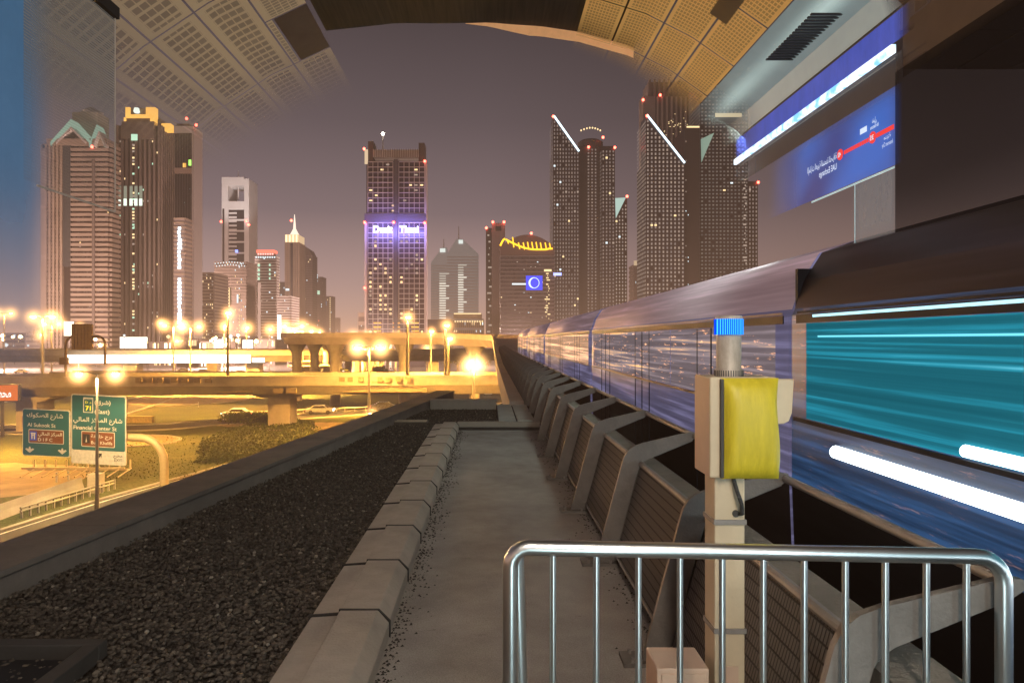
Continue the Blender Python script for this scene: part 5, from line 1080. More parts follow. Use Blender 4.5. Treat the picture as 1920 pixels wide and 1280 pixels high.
# low lit shops at the foot of the skyline
for k, (a, b_, top, Y) in enumerate(((280, 330, 640, 300), (332, 372, 634, 310), (374, 402, 640, 290), (420, 452, 630, 330), (476, 516, 636, 320), (518, 560, 632, 340), (562, 606, 640, 300), (608, 650, 634, 330), (650, 676, 630, 300))):
    T = Tower('shop_block', ['low shop block with glowing windows under the crowned tower', 'low lit shop row under the vertical sign tower', 'small lit shop under the rounded beige block', 'low lit shop row under the framed tower', 'low lit shop row under the red crowned tower', 'low lit shop row under the spired tower', 'low lit shop row under the slanting roofed tower', 'low lit shop row at the left end of the metro viaduct', 'small lit shop at the left foot of the central tower'][k], a, b_, top, Y, body=stone_d)
    T.lit(16, max(6, int((b_ - a) / 3)), 3, [WARM, emis('shop_bright%d' % k, (1.0, .82, .55), 4.5), WARM], .7, .6, off=.2)

# ================================================================== STREET LAMPS
def halo(r_, col, s):  # glowing volume ball that imitates the bloom of a light
    m, nt, out = new_mat('glow_ball'); em = N(nt, 'ShaderNodeEmission'); tc = N(nt, 'ShaderNodeTexCoord'); ln = N(nt, 'ShaderNodeVectorMath', operation='LENGTH'); nt.links.new(tc.outputs['Object'], ln.inputs[0])
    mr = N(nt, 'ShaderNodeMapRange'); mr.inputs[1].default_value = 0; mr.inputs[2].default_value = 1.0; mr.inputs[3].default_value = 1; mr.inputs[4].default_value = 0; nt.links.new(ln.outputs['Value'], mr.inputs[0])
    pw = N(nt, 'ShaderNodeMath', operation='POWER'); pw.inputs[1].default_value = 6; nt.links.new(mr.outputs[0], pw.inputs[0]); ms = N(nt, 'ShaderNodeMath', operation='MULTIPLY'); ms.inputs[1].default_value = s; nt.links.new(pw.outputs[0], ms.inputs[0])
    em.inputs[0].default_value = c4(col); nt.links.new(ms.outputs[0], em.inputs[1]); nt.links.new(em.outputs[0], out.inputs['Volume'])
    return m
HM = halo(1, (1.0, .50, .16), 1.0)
HMS = {}
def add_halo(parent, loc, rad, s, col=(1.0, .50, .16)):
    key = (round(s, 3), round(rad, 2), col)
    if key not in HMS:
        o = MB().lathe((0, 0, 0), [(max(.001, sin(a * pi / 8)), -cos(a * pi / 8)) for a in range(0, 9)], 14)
        me_o = o.build('glow_ball', halo(1, col, s / rad), parent); me_o.data.transform(Matrix.Identity(4)); HMS[key] = me_o
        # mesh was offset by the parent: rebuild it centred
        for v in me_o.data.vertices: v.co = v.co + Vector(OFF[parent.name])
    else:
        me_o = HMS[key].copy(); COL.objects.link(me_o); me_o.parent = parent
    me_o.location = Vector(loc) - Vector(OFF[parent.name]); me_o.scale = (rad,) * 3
add_halo(LET.t, (X(742, 300), 298, Z(436, 300)), 19.0, .42, (.34, .28, 1.0))  # violet bloom added round the lettering
def lamp(label, px, py_head, Y, base_z=0.0, dark=False, double=True, W_=4200, hs=1.0, group=None, white=False, light=True, arm=1.3, hr=25):
    x = X(px, Y); zt_ = Z(py_head, Y); t = thing('street_lamp', label, 'street lamp', (x, Y, base_z), group); pm = dark_steel if dark else pole_steel; k = Y / 49.0; k2 = max(1, min(k, 2.0)) if not dark else min(k, 1.8)
    MB().tube([(x, Y, base_z), (x, Y, base_z + 1.2), (x, Y, zt_ + .1)], [.17 * k2, .12 * k2, .075 * k2], 8).build('pole', pm, t, smooth=True)
    sides = (-1, 1) if double else (1,)
    for s in sides:
        MB().tube([(x, Y, zt_ + .05), (x + s * arm * .5, Y, zt_ + .22), (x + s * arm * .8, Y, zt_ + .24)], .05 * k2, 6).build('arm', pm, t)
        hd = MB().prism([(x + s * arm * .7, Y - .16, zt_ + .15), (x + s * arm * 1.3, Y - .16, zt_ + .17), (x + s * arm * 1.25, Y - .16, zt_ + .34), (x + s * arm * .8, Y - .16, zt_ + .34)], (0, .32, 0)).build('lamp_head', pm, t)
        MB().lathe((x + s * arm, Y, zt_ + .0), [(.05 * k2, -.06 * k2), (.16 * k2, -.02), (.19 * k2, .14)], 12).build('bulb', white_lamp if white else sodium, hd)
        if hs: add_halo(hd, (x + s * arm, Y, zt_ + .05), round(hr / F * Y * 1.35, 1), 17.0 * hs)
    if light:
        l = bpy.data.lights.new('sodium_light', 'SPOT'); l.spot_size = radians(166); l.spot_blend = .35; l.energy = W_ * (LAMPW if Y < 155 else 14.0 if Y < 165 else 18.0); l.color = (1.0, .46, .07) if not white else (1, .66, .28); l.shadow_soft_size = .35; lo = bpy.data.objects.new('sodium_light', l); COL.objects.link(lo); lo.parent = t; lo.location = (0, 0, zt_ - base_z - .2)
        if 60 < Y < 155:
            l2 = bpy.data.lights.new('sodium_spill', 'POINT'); l2.energy = W_ * 2.6; l2.color = (1.0, .50, .12); l2.shadow_soft_size = .35; lo2 = bpy.data.objects.new('sodium_spill', l2); COL.objects.link(lo2); lo2.parent = t; lo2.location = (0, 0, zt_ - base_z - .2)
    return t
LAMPW = 9.0
lamp('tall double headed street lamp standing in front of the green signs', 182, 703, 49, W_=1500, hs=1.8, white=True, hr=34)
lamp('pale double headed street lamp right of the bridge pier', 692, 653, 84, W_=5200, hs=1.6, arm=1.4, hr=34)
lamp('single street lamp shining brightly near the end of the roof parapet', 888, 685, 84, W_=4200, hs=1.8, arm=.35, hr=38)
lamp('tall dark post lamp on the front ramp in front of the blue banner tower', 427, 588, 97, 6.1, True, double=False, W_=9000, arm=.1)
lamp('tall double headed lamp behind the left end of the front ramp', 80, 595, 102, 3, W_=9000, arm=1.4, hr=30)
lamp('dark post lamp in front of the right edge of the central tower', 764, 596, 98, 6.1, True, double=False, W_=9000, arm=.1)
lamp('dark post lamp left of the two near the metro viaduct corner', 808, 622, 106, 3, True, double=False, W_=7000, arm=.1, hr=18)
lamp('dark post lamp in front of the low classical building', 835, 611, 100, 6.1, True, double=False, W_=9000, arm=.2)
lamp('lower lamp just beside the dark post lamp near the viaduct corner', 841, 636, 101, 6.1, True, double=False, W_=7000, arm=.2)
for (xx, yy, lb) in ((-53, 70, 'added fill lamp beyond the left picture edge lighting the slip road'), (-92, 86, 'added fill lamp beyond the left picture edge beside the ramp bridge')): lamp(lb, VX + xx * F / yy, VY + 2.0 * F / yy, yy, W_=6000)  # unseen lamps added to brighten the ramp faces
lamp('added fill lamp standing out of sight below the roof parapet', VX - 8 * F / 55, VY + 6 * F / 55, 55, W_=2600)  # hidden lamp added to light the front of the ramp
far = [(325, 611, 158, 'far lamp at the right foot of the crowned tower'), (357, 613, 160, 'far lamp left of the rounded beige block'), (97, 608, 190, 'smaller lamp right of the tall double lamp at far left'), (8, 588, 210, 'far lamp cut by the left picture edge'), (462, 615, 220, 'far lamp below the red crowned tower'), (550, 612, 158, 'far lamp below the spired tower'), (568, 622, 160, 'far lamp just right of the lamp below the spired tower'), (420, 612, 215, 'far lamp just left of the dark post lamp on the ramp'), (676, 632, 190, 'small lamp in front of the left foot of the central tower'), (742, 634, 230, 'small lamp under the metro viaduct below the central tower'), (330, 640, 260, 'low far lamp among the shops left of the white box'), (505, 618, 270, 'low far lamp left of the white banner'), (540, 620, 300, 'tiny far lamp right of the white banner'), (598, 624, 290, 'tiny far lamp below the faint right tower'), (612, 656, 200, 'lamp glowing under the left end of the metro viaduct'), (655, 655, 210, 'lamp under the metro viaduct left of the central tower'), (800, 655, 220, 'lamp under the metro viaduct right of the central tower'), (76, 628, 260, 'low far lamp beneath the tall double lamp at far left'), (300, 606, 330, 'tiny far lamp in front of the golden crowned tower'), (148, 612, 300, 'tiny far lamp above the message board')]
for (px, py, Y, lb) in far: lamp(lb, px, py, Y, 0, double=(Y < 215), W_=16000, hs=1.1, arm=2.0 if Y < 215 else .3, group='far sodium lamps', hr=26 if Y < 280 else 18, light=(Y < 240))
for k in range(56):
    Y = R.uniform(255, 420); px = R.uniform(395, 680) if R.random() < .7 else R.uniform(0, 400); py = R.uniform(628, 648); hdx = X(px, Y)
    t = thing('street_lamp', 'tiny distant street lamp twinkling among the low city lights', 'street lamp', (hdx, Y, 0), 'tiny distant lamps under the skyline')
    MB().tube([(hdx, Y, 0), (hdx, Y, Z(py, Y))], .12, 5).build('pole', dark_steel, t); s = R.uniform(.35, .8) * Y / 260
    MB().lathe((hdx, Y, Z(py, Y) - s), [(.1 * s, 0), (s, s * .7), (s, s * 1.3), (.1 * s, s * 2)], 8).build('bulb', R.choice([WARM, sodium, sodium, COOL]), t)

# cars
tyre = mat('tyre', (.02, .02, .02), .8); carglass = mat('car_glass', (.03, .03, .035), .1, .2)
def make_car(paint, label, grp='cars on the roads'):
    t = thing('car', label, 'car', (0, 0, 0), grp)
    mb = MB(); L = 4.4; prof_ = [(-2.2, .35), (-2.2, .85), (-1.5, .98), (-.9, 1.42), (.7, 1.42), (1.35, .95), (2.15, .82), (2.2, .35)]
    mb.prism([(x, -.85, z) for x, z in prof_], (0, 1.7, 0)); mb.build('body', paint, t, bevel=.07)
    for s in (-1, 1): MB().prism([(-1.35, s * .862, 1.0), (-.85, s * .862, 1.36), (.62, s * .862, 1.36), (1.15, s * .862, 1.0)], (0, .006 * s, 0)).build('side_window', carglass, t)
    MB().prism([(.74, -.7, 1.40), (1.33, -.7, .99), (1.345, -.7, 1.0), (.76, -.7, 1.415)], (0, 1.4, 0)).build('windscreen', carglass, t)
    for x in (-1.35, 1.35):
        for s in (-.86, .70): MB().cyl((x, s, .33), .33, .16, 14, axis='y').build('wheel', tyre, t)
    for s in (-.62, .62):
        MB().box(2.17, 2.23, s - .17, s + .17, .58, .74).build('headlight', emis('headlight', (1, .95, .8), 25), t); MB().box(-2.23, -2.17, s - .16, s + .16, .62, .76).build('tail_light', emis('tail_light', (1, .06, .03), 8), t)
    return t
paints = [mat('car_white', (.7, .7, .68), .3, .1), mat('car_silver', (.35, .35, .36), .3, .5), mat('car_dark', (.04, .04, .05), .25, .3)]
protos = [make_car(p_, 'x') for p_ in paints]; usedp = set()
cars = [(G(915, 741), 0, -90, 0, 'car with bright headlights approaching under the ramp at right'), (G(600, 776), 0, 5, 1, 'silver car on the middle road right of the pier'), (G(445, 783), 0, 186, 0, 'white car on the middle road left of the pier'), (G(720, 769), 0, 8, 2, 'dark car on the middle road near the tall lamp'),
        (G(20, 757), 0, 205, 0, 'white car on the road beneath the orange sign'), (G(100, 742), 0, 200, 1, 'silver car beyond the left green sign'), (G(250, 700), 0, 182, 0, 'white car glimpsed under the flyover at left'), (G(345, 697), 0, 2, 1, 'silver car glimpsed under the white light trail'), (G(380, 700), 0, 182, 2, 'dark car glimpsed near the dark lamp post'), (G(610, 702), 0, 182, 0, 'white car beyond the front ramp right of the flared column'),
        (G(450, 702), 0, 182, 1, 'silver car beyond the front ramp below the short light trail'), (Vector((-70, 181, 8.3)), 0, 3, 0, 'white car crossing the flyover right of the light trails'), (Vector((-40, 184, 8.3)), 0, 184, 2, 'dark car crossing the flyover below the viaduct'), (G(40, 700), 0, 182, 0, 'white car near the left picture edge beyond the ramp')]
for (g, _, rot, k, lb) in cars:
    o = protos[k] if k not in usedp else copy_tree(protos[k]); usedp.add(k); put(o, g + Vector((0, 0, .05)), radians(rot), lb)

# ================================================================== STATION CANOPY (window reflection of the ceiling, built as a glowing vault)
SEC = [(-5.2, .6), (-5.0, 1.3), (-4.6, 2.0), (-4.1, 2.6), (-3.6, 3.03), (-2.9, 3.5), (-2.1, 3.88), (-1.2, 4.08), (0, 4.17), (.7, 4.13), (1.2, 4.05), (1.85, 3.85), (2.4, 3.57), (2.9, 3.22)]
cum = [0]
for a, b_ in zip(SEC[:-1], SEC[1:]): cum.append(cum[-1] + sqrt((a[0] - b_[0]) ** 2 + (a[1] - b_[1]) ** 2))
def sec(s):
    s = max(0, min(cum[-1], s))
    for i in range(len(cum) - 1):
        if s <= cum[i + 1]:
            f_ = (s - cum[i]) / (cum[i + 1] - cum[i]); return (SEC[i][0] * (1 - f_) + SEC[i + 1][0] * f_, SEC[i][1] * (1 - f_) + SEC[i + 1][1] * f_)
def s_at(x): 
    lo, hi = 0, cum[-1]
    for _ in range(40):
        mi = (lo + hi) / 2
        if sec(mi)[0] < x: lo = mi
        else: hi = mi
    return lo
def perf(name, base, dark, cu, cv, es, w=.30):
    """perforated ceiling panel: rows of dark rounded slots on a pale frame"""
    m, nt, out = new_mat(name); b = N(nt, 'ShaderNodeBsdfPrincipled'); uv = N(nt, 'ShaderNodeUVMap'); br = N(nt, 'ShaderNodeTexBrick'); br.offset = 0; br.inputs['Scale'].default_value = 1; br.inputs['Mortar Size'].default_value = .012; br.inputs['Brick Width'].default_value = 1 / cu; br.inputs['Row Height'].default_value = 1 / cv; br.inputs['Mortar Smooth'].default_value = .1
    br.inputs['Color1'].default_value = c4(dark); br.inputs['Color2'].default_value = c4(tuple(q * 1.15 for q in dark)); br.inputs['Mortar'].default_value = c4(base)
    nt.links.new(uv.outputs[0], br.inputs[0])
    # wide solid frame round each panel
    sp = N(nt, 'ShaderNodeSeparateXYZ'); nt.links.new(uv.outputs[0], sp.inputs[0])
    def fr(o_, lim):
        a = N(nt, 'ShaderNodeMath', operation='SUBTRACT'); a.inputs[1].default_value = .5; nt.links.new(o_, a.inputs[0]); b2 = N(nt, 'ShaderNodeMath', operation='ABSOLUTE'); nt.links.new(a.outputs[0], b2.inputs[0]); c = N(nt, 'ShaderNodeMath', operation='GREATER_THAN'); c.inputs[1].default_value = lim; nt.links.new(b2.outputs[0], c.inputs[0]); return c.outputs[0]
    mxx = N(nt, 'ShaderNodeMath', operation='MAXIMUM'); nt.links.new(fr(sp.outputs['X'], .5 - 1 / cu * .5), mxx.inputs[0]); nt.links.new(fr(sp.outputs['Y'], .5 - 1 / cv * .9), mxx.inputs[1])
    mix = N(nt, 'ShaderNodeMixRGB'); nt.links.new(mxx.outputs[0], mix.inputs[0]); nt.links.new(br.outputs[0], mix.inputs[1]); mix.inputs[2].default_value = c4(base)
    nt.links.new(mix.outputs[0], b.inputs['Base Color']); b.inputs['Roughness'].default_value = .5; nt.links.new(mix.outputs[0], b.inputs['Emission Color']); b.inputs['Emission Strength'].default_value = es  # emission puts the station light into the panel colour
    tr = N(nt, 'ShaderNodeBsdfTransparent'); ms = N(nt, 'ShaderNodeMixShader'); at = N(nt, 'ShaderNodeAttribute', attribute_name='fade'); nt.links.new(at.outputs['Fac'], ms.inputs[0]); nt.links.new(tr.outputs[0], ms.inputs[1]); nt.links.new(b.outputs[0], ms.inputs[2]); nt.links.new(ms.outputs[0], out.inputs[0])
    return m
tcan = thing('reflected_canopy', 'reflection of the curved station canopy, built as perforated beige and gold panels', 'canopy', (0, 7, r(4.0)))
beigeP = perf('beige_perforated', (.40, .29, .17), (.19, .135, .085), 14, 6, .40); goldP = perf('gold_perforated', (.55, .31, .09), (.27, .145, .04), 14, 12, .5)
seam = mat('panel_seam', (.03, .025, .02), .8, fade=True)
def panel(s0, s1, y0, y1, m, fade, name='ceiling_panel', g=.012, nu=6, nv=4):
    mb = MB(); uvs = []
    for j in range(nv + 1):
        for i in range(nu + 1):
            y = y0 + g + (y1 - y0 - 2 * g) * j / nv; s = s0 + g + (s1 - s0 - 2 * g) * i / nu; x, z = sec(s); mb.v.append((x, y, r(z))); uvs.append((j / nv, i / nu))
    mb.f = [(j * (nu + 1) + i, j * (nu + 1) + i + 1, (j + 1) * (nu + 1) + i + 1, (j + 1) * (nu + 1) + i) for j in range(nv) for i in range(nu)]
    o = mb.build(name, m, tcan, fade=fade, smooth=True); ul = o.data.uv_layers.new(name='UVMap')
    for l in o.data.loops: ul.data[l.index].uv = uvs[l.vertex_index]
    return o
def sst(a, b_, x): x = max(0, min(1, (x - a) / (b_ - a))); return x * x * (3 - 2 * x)
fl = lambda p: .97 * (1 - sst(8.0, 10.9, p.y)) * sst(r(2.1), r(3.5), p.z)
sL, sR = s_at(-5.1), s_at(-2.1); ns_ = 8; yb_ = [3.2, 5.2, 7.2, 9.2, 11.0]
for i in range(ns_):
    for j in range(4):
        if i == ns_ - 1 and j == 2: continue
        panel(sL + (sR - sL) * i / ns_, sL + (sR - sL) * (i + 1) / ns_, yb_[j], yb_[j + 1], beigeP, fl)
# roof light opening in the last row
a0 = sL + (sR - sL) * (ns_ - 1) / ns_; panel(a0, sR, 7.2, 8.0, beigeP, fl); panel(a0, a0 + .10, 8.0, 9.2, beigeP, fl); panel(a0 + .1, sR, 8.0, 9.2, mat('rooflight_dark', (.10, .085, .08), .4), None, name='roof_light')
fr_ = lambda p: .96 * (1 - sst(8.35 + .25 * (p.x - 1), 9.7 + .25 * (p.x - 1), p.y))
s0_, s1_ = s_at(1.15), cum[-1]
for i in range(4):
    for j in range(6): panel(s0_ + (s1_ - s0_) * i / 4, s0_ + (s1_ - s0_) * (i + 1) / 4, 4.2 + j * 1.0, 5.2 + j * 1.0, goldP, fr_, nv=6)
for (s_, y_) in ((s0_ + (s1_ - s0_) * .45, 6.75), (s0_ + (s1_ - s0_) * .72, 7.0)):
    mb = MB(); pts_ = [sec(s_ - .06), sec(s_ + .16)]; mb.poly([(pts_[0][0], y_, r(pts_[0][1]) - .02), (pts_[1][0], y_, r(pts_[1][1]) - .02), (pts_[1][0], y_ + .55, r(pts_[1][1]) - .02), (pts_[0][0], y_ + .55, r(pts_[0][1]) - .02)]); mb.build('downlight_recess', mat('recess', (.10, .08, .055), .5), tcan)
# dark crown of the vault and its pale rim
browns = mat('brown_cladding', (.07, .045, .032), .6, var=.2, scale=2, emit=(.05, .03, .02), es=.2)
darkc = mat('crown_brown', (.055, .045, .03), .7, var=.4, scale=3, stretch=(9, .3, 9))
mb = MB(); nn = 24; sA, sB = s_at(-2.08), s_at(1.92); edge = lambda f_: 8.85 + .35 * sin(pi * min(1, f_)) * .6 + .35 * f_
for j, yy in enumerate((3.0, None)):
    for i in range(nn + 1): f_ = i / nn; x, z = sec(sA + (sB - sA) * f_); mb.v.append((x, yy if yy else edge(f_), r(z) + .05))
mb.f = [(i, i + 1, nn + 2 + i, nn + 1 + i) for i in range(nn)]; mb.build('crown_panel', darkc, tcan)
mb = MB()
for i in range(nn + 1):
    f_ = .44 + .56 * i / nn; x, z = sec(sA + (sB - sA) * f_); w_ = .17 * min(1, i / 9)
    yy = edge(min(f_, 1)) + (max(0, f_ - 1)) * 1.2; mb.v += [(x, yy + .004, r(z) + .05), (x, yy + .02, r(z) + .05 - w_ * .75)]
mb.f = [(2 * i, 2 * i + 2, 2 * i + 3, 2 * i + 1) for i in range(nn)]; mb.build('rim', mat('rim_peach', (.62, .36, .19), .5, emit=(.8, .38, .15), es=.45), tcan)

# ================================================================== STATION WALL reflection on the right, built as geometry: cove, blue band, light strip, sign
SXP = 3.4
tw = thing('reflected_wall', 'reflection of the silver and blue station side wall, built as panels at upper right', 'station wall', (SXP, 7, r(2.5)))
fw_ = lambda p: (1 - sst(8.4, 10.2, p.y)) * sst(5.72, 5.80, p.y)
def strip_wall(x0, z0, x1, z1, y0, y1, m, name, fade, n=20, parent=tw, k=4):
    mb = MB(); 
    for j in range(n + 1):
        for i in range(k + 1): f_ = i / k; mb.v.append((x0 + (x1 - x0) * f_, y0 + (y1 - y0) * j / n, r(z0 + (z1 - z0) * f_)))
    mb.f = [(j * (k + 1) + i, j * (k + 1) + i + 1, (j + 1) * (k + 1) + i + 1, (j + 1) * (k + 1) + i) for j in range(n) for i in range(k)]
    return mb.build(name, m, parent, fade=fade)
silver = mat('silver_cove', (.12, .14, .14), .4, .3, var=.55, scale=.55, stretch=(1, 1, 1), emit=(.30, .40, .40), es=.55, fade=True, alpha=.85)  # cool emission stands in for light falling on the cove
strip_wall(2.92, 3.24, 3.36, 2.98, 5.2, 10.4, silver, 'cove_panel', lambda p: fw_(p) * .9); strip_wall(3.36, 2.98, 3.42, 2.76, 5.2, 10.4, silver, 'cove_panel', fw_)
strip_wall(2.93, 3.225, 3.355, 2.975, 5.2, 10.2, mat('cove_sheen', (.2, .22, .22), .5, emit=(.62, .80, .76), es=.75, fade=True), 'cove_sheen', lambda p: .75 * fw_(p) * math.exp(-((p.x - 3.14) / .085) ** 2) * (.75 + .25 * sin(p.y * 2.2)), k=10, n=30)  # pale streak of sheen painted as a glowing strip
mb = MB()
for k in range(17): y = 6.45 + k * .065; mb.box(3.0, 3.3, y, y + .03, r(3.02), r(3.035)); 
mb.build('vent_grille', mat('vent_dark', (.03, .03, .03), .6), tw)
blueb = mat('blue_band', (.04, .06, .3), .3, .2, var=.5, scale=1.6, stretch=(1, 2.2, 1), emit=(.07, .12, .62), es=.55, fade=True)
strip_wall(3.42, 2.745, 3.42, 2.50, 5.2, 9.6, blueb, 'blue_band', fw_); strip_wall(3.41, 2.765, 3.41, 2.748, 5.2, 9.6, seam, 'seam', fw_)
m, nt, out = new_mat('tube_light'); e = N(nt, 'ShaderNodeEmission'); tc = N(nt, 'ShaderNodeTexCoord'); n1 = N(nt, 'ShaderNodeTexNoise'); n1.inputs['Scale'].default_value = 9; nt.links.new(tc.outputs['Object'], n1.inputs[0]); cr = ramp(nt, [(.35, (.22, .55, .85)), (.55, (.85, .93, 1.0))]); nt.links.new(n1.outputs[0], cr.inputs[0]); nt.links.new(cr.outputs[0], e.inputs[0]); e.inputs[1].default_value = 1.5; nt.links.new(e.outputs[0], out.inputs[0])
MB().box(3.37, 3.41, 5.81, 9.55, r(2.40), r(2.47)).build('light_strip', m, tw)
strip_wall(3.42, 2.395, 3.42, 2.13, 5.2, 9.6, mat('dark_fascia', (.06, .07, .09), .5, fade=True, alpha=.85), 'fascia', fw_); strip_wall(3.40, 2.36, 3.40, 2.345, 5.8, 9.4, mat('fascia_line', (.3, .36, .4), .4, fade=True), 'trim_line', fw_)
ts = thing('reflected_route_map', 'reflection of a blue backlit route map with mirrored lettering and a dashed red line', 'route map', (SXP, 6.6, r(1.8)))
m, nt, out = new_mat('route_blue'); e = N(nt, 'ShaderNodeBsdfPrincipled'); tc = N(nt, 'ShaderNodeTexCoord'); n1 = N(nt, 'ShaderNodeTexNoise'); n1.inputs['Scale'].default_value = .9; n1.inputs['Detail'].default_value = 1; nt.links.new(tc.outputs['Object'], n1.inputs[0])
cr = ramp(nt, [(.35, (.012, .035, .20)), (.65, (.02, .13, .55))]); nt.links.new(n1.outputs[0], cr.inputs[0]); nt.links.new(cr.outputs[0], e.inputs['Emission Color']); e.inputs['Emission Strength'].default_value = .9; e.inputs['Base Color'].default_value = (.01, .03, .14, 1); tr = N(nt, 'ShaderNodeBsdfTransparent'); ms = N(nt, 'ShaderNodeMixShader'); at = N(nt, 'ShaderNodeAttribute', attribute_name='fade'); nt.links.new(at.outputs['Fac'], ms.inputs[0]); nt.links.new(tr.outputs[0], ms.inputs[1]); nt.links.new(e.outputs[0], ms.inputs[2]); nt.links.new(ms.outputs[0], out.inputs[0])
fs_ = lambda p: sst(5.76, 5.82, p.y) * (1 - sst(7.2, 8.5, p.y)) * (1 - .5 * sst(r(2.0), r(2.12), p.z))
strip_wall(SXP, 1.46, SXP, 2.12, 5.7, 8.8, m, 'panel', fs_, n=30, parent=ts, k=8)
def spt(px, py): Y = (SXP - .012) * F / (px - VX); return Vector((SXP - .012, Y, r((VY - py) / F * Y)))
redm = emis('route_red', (.85, .06, .05), 1.1); wm = emis('route_white', (.75, .85, 1.0), 1.0)
zl = (spt(1576, 290).z + spt(1637, 258).z) / 2
def wbox(y0, y1, z0, z1, m, name, dx=0.012): return MB().box(SXP - dx - .003, SXP - dx, y0, y1, z0, z1).build(name, m, ts)
y35 = spt(1637, 258).y; y42 = spt(1576, 290).y; zl = r((VY - 258) / F * y35)
for (yy, tx_) in ((y35, '35'), (y42, '42')):
    mb = MB(); mb.cyl((SXP - .02, yy, zl), .052, .006, 24, axis='x'); mb.build('station_disc', redm, ts)
    text('lettering', tx_, wm, ts, (SXP - .024, yy, zl - .022), (0, -1, 0), (0, 0, 1), .06, width=.06, align='CENTER', bold=.02, mirror=True)
wbox(5.8, y35 - .055, zl - .02, zl + .02, redm, 'route_line'); n_ = 11
for k in range(n_): yy = y35 + .07 + (y42 - y35 - .13) * k / n_; wbox(yy, yy + (y42 - y35) / n_ * .62, zl - .018, zl + .018, redm, 'route_dash')
U = (0, -1, 0)
text('lettering', 'UAE Exchange', wm, ts, (SXP - .012, y42 + .075, zl - .12), U, (0, 0, 1), .085, width=.36, align='LEFT', mirror=True, bold=.008)
text('lettering', arabic('الإمارات العربية المتحدة للصرافة'), wm, ts, (SXP - .012, y42 + .075, zl - .02), U, (0, 0, 1), .085, width=.62, align='LEFT', mirror=True, bold=.008)
text('lettering', 'Ibn Battuta', wm, ts, (SXP - .012, y35 - .02, zl + .08), U, (0, 0, 1), .045, width=.13, align='CENTER', mirror=True, bold=.01); text('lettering', arabic('نخيل'), wm, ts, (SXP - .012, y35 - .02, zl + .13), U, (0, 0, 1), .06, width=.07, align='CENTER', mirror=True, bold=.01)
wbox(y35 + .1, y35 + .21, zl + .085, zl + .135, wm, 'white_box')
text('lettering', 'Internet City', wm, ts, (SXP - .012, 5.9, zl - .13), U, (0, 0, 1), .05, width=.16, align='CENTER', mirror=True); text('lettering', arabic('مدينة'), wm, ts, (SXP - .012, 5.9, zl - .07), U, (0, 0, 1), .055, width=.1, align='CENTER', mirror=True)
sea = mat('joint_pale', (.5, .65, .7), .4, emit=(.35, .55, .6), es=.7)
yj = spt(1602, 400).y
wbox(yj, yj + .008, r(.85), r(1.45), sea, 'joint', dx=.004); wbox(yj, yj + .005, r(1.46), r(2.1), seam, 'joint', dx=.003)
strip_wall(SXP - .006, 1.43, SXP - .006, 1.45, 5.8, 7.3, sea, 'lower_trim', lambda p: 1, parent=ts)
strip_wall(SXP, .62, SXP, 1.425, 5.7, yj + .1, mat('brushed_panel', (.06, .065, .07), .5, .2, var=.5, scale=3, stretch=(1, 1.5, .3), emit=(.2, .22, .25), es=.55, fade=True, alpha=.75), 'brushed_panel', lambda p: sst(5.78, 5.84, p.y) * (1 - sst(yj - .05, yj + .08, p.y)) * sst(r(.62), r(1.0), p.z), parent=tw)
# dark tinted pane and reflected brown soffit to the right of the sign
strip_wall(SXP - .05, .30, SXP - .05, 2.2, 2.6, 5.72, mat('tinted_pane', (.008, .008, .012), .9, spec=0.05, fade=True, alpha=.8), 'tinted_pane', lambda p: sst(r(.3), r(1.0), p.z), parent=tw)
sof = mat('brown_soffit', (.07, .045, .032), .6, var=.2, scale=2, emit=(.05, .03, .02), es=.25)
strip_wall(2.92, 3.24, 3.42, 2.76, 2.6, 5.73, browns, 'dark_cove', lambda p: 1); strip_wall(3.42, 2.76, 3.42, 2.16, 2.6, 5.73, browns, 'dark_fascia', lambda p: 1)
tf_ = thing('soffit', 'reflection of a dark brown ceiling, built as panels at the upper right corner', 'soffit', (4.8, 5, r(2.58)))
for i in range(5):
    for j in range(4): x0 = 3.46 + i * .5; y0 = 3.2 + j * .86; MB().box(x0 + .008, x0 + .492, y0 + .008, y0 + .852, r(2.58), r(2.60)).build('soffit_panel', sof, tf_)

# ================================================================== LEFT: reflected blue column and screen, built as glowing see-through sheets
tg = thing('reflected_screen', 'reflection of a blue column and fine grey screen, built as fading sheets', 'reflected screen', (-3.3, 5, r(-1.4)))
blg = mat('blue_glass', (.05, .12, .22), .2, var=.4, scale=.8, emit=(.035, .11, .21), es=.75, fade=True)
zpost = lambda p: (1 - sst(4.90, 5.30, p.y)) * (.12 + .8 * sst(r(-.7), r(1.4), p.z)) * sst(r(-1.44), r(-1.0), p.z)
mb = MB(); nz = 24; ny = 16
for j in range(nz + 1):
    for i in range(ny + 1): mb.v.append((-3.3, 3.9 + 1.45 * i / ny, r(-1.44 + 4.6 * j / nz)))
mb.f = [(j * (ny + 1) + i, j * (ny + 1) + i + 1, (j + 1) * (ny + 1) + i + 1, (j + 1) * (ny + 1) + i) for j in range(nz) for i in range(ny)]
mb.build('blue_post', blg, tg, fade=zpost)
m, nt, out = new_mat('mesh_screen'); b = N(nt, 'ShaderNodeBsdfPrincipled'); tc = N(nt, 'ShaderNodeTexCoord'); wv = N(nt, 'ShaderNodeTexWave', wave_type='BANDS', bands_direction='Z'); wv.inputs['Scale'].default_value = 14; nt.links.new(tc.outputs['Object'], wv.inputs[0])
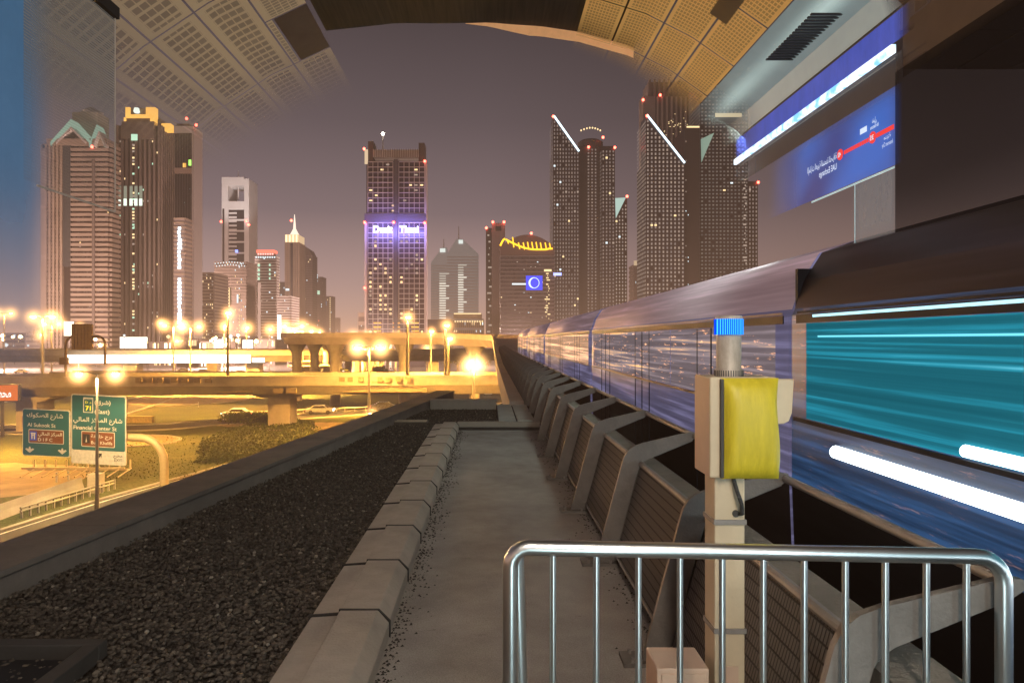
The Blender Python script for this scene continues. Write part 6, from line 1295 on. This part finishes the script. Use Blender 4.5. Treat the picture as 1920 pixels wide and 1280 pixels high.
b.inputs['Base Color'].default_value = (.10, .095, .085, 1); b.inputs['Emission Color'].default_value = (.19, .18, .16, 1); b.inputs['Emission Strength'].default_value = .38; mrr = N(nt, 'ShaderNodeMapRange'); mrr.inputs[3].default_value = .45; mrr.inputs[4].default_value = .85; nt.links.new(wv.outputs['Fac'], mrr.inputs[0]); at = N(nt, 'ShaderNodeAttribute', attribute_name='fade'); mu = N(nt, 'ShaderNodeMath', operation='MULTIPLY'); nt.links.new(mrr.outputs[0], mu.inputs[0]); nt.links.new(at.outputs['Fac'], mu.inputs[1])
tr = N(nt, 'ShaderNodeBsdfTransparent'); ms = N(nt, 'ShaderNodeMixShader'); nt.links.new(mu.outputs[0], ms.inputs[0]); nt.links.new(tr.outputs[0], ms.inputs[1]); nt.links.new(b.outputs[0], ms.inputs[2]); nt.links.new(ms.outputs[0], out.inputs[0])
mb = MB(); nz = 12
for j in range(nz + 1):
    for i in range(nz + 1): mb.v.append((-3.29, 4.9 + 1.19 * i / nz, r(1.13 + 1.68 * j / nz)))
mb.f = [(j * (nz + 1) + i, j * (nz + 1) + i + 1, (j + 1) * (nz + 1) + i + 1, (j + 1) * (nz + 1) + i) for j in range(nz) for i in range(nz)]
mb.build('mesh_screen', m, tg, fade=lambda p: .22 + .75 * sst(r(1.5), r(2.3), p.z))
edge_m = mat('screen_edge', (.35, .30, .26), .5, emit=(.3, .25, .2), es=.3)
MB().tube([(-3.29, 5.05, r(1.12)), (-3.29, 6.1, r(1.12))], .008, 6).build('lower_edge', edge_m, tg); MB().tube([(-3.29, 6.1, r(1.12)), (-3.29, 6.1, r(2.82))], .006, 6).build('side_edge', edge_m, tg); MB().box(-3.32, -3.26, 4.5, 6.12, r(2.82), r(2.92)).build('top_frame', black, tg)

# ================================================================== LIGHTS (unseen station light, added fills, city glow)
def area(name, loc, target, size, W_, col, sy=None):
    l = bpy.data.lights.new(name, 'AREA'); l.size = size; l.energy = W_; l.color = col
    if sy: l.shape = 'RECTANGLE'; l.size_y = sy
    o = bpy.data.objects.new(name, l); COL.objects.link(o); o.location = loc
    o.rotation_euler = (Vector(target) - Vector(loc)).to_track_quat('-Z', 'Y').to_euler(); return o
area('station_tube', (.4, -1.2, r(2.3)), (.6, 7, r(-1.7)), .25, 150, (1, .85, .70), 2.2)
area('gate_fill', (.55, .15, r(-1.15)), (.9, 2, r(-1.1)), .35, 7, (.74, .97, 1.0), .9)  # added low fill that makes highlights on the barrier bars
area('barrier_fill', (2.2, -2.2, r(.3)), (1.0, 3, r(-1.0)), .5, 45, (.72, .95, 1.0), 2.4)  # added light behind the camera, mirrored in the barrier steel
area('deck_end_fill', (3.3, 9.5, r(2.9)), (.6, 12.5, r(-1.7)), .6, 90, (.8, 1.0, .92))  # fill over the far end of the deck, no fixture
for k, (x, y, z, w_) in enumerate(((-190, 268, 9, 3.0e5), (-110, 290, 9, 2.6e5), (-52, 262, 8, 1.0e5), (20, 300, 9, 1.6e5), (80, 330, 12, 1.6e5), (-280, 290, 8, 1.5e5), (-250, 520, 20, 1.2e6), (-60, 600, 20, 1.0e6))):
    l = bpy.data.lights.new('city_glow', 'POINT'); l.energy = w_; l.color = (1.0, .66, .54); l.shadow_soft_size = 5; o = bpy.data.objects.new('city_lamp', l); COL.objects.link(o); o.location = (x, y, z)
l = bpy.data.lights.new('tower_fill', 'SPOT'); l.energy = 9e5; l.color = (1, .96, .95); l.spot_size = radians(26); l.spot_blend = .6; l.shadow_soft_size = 3; o = bpy.data.objects.new('tower_fill', l); COL.objects.link(o); o.location = (X(444, 640), 640, 60); o.rotation_euler = (Vector((X(444, 760), 758, 175)) - o.location).to_track_quat('-Z', 'Y').to_euler()  # added spot that brightens the white framed tower
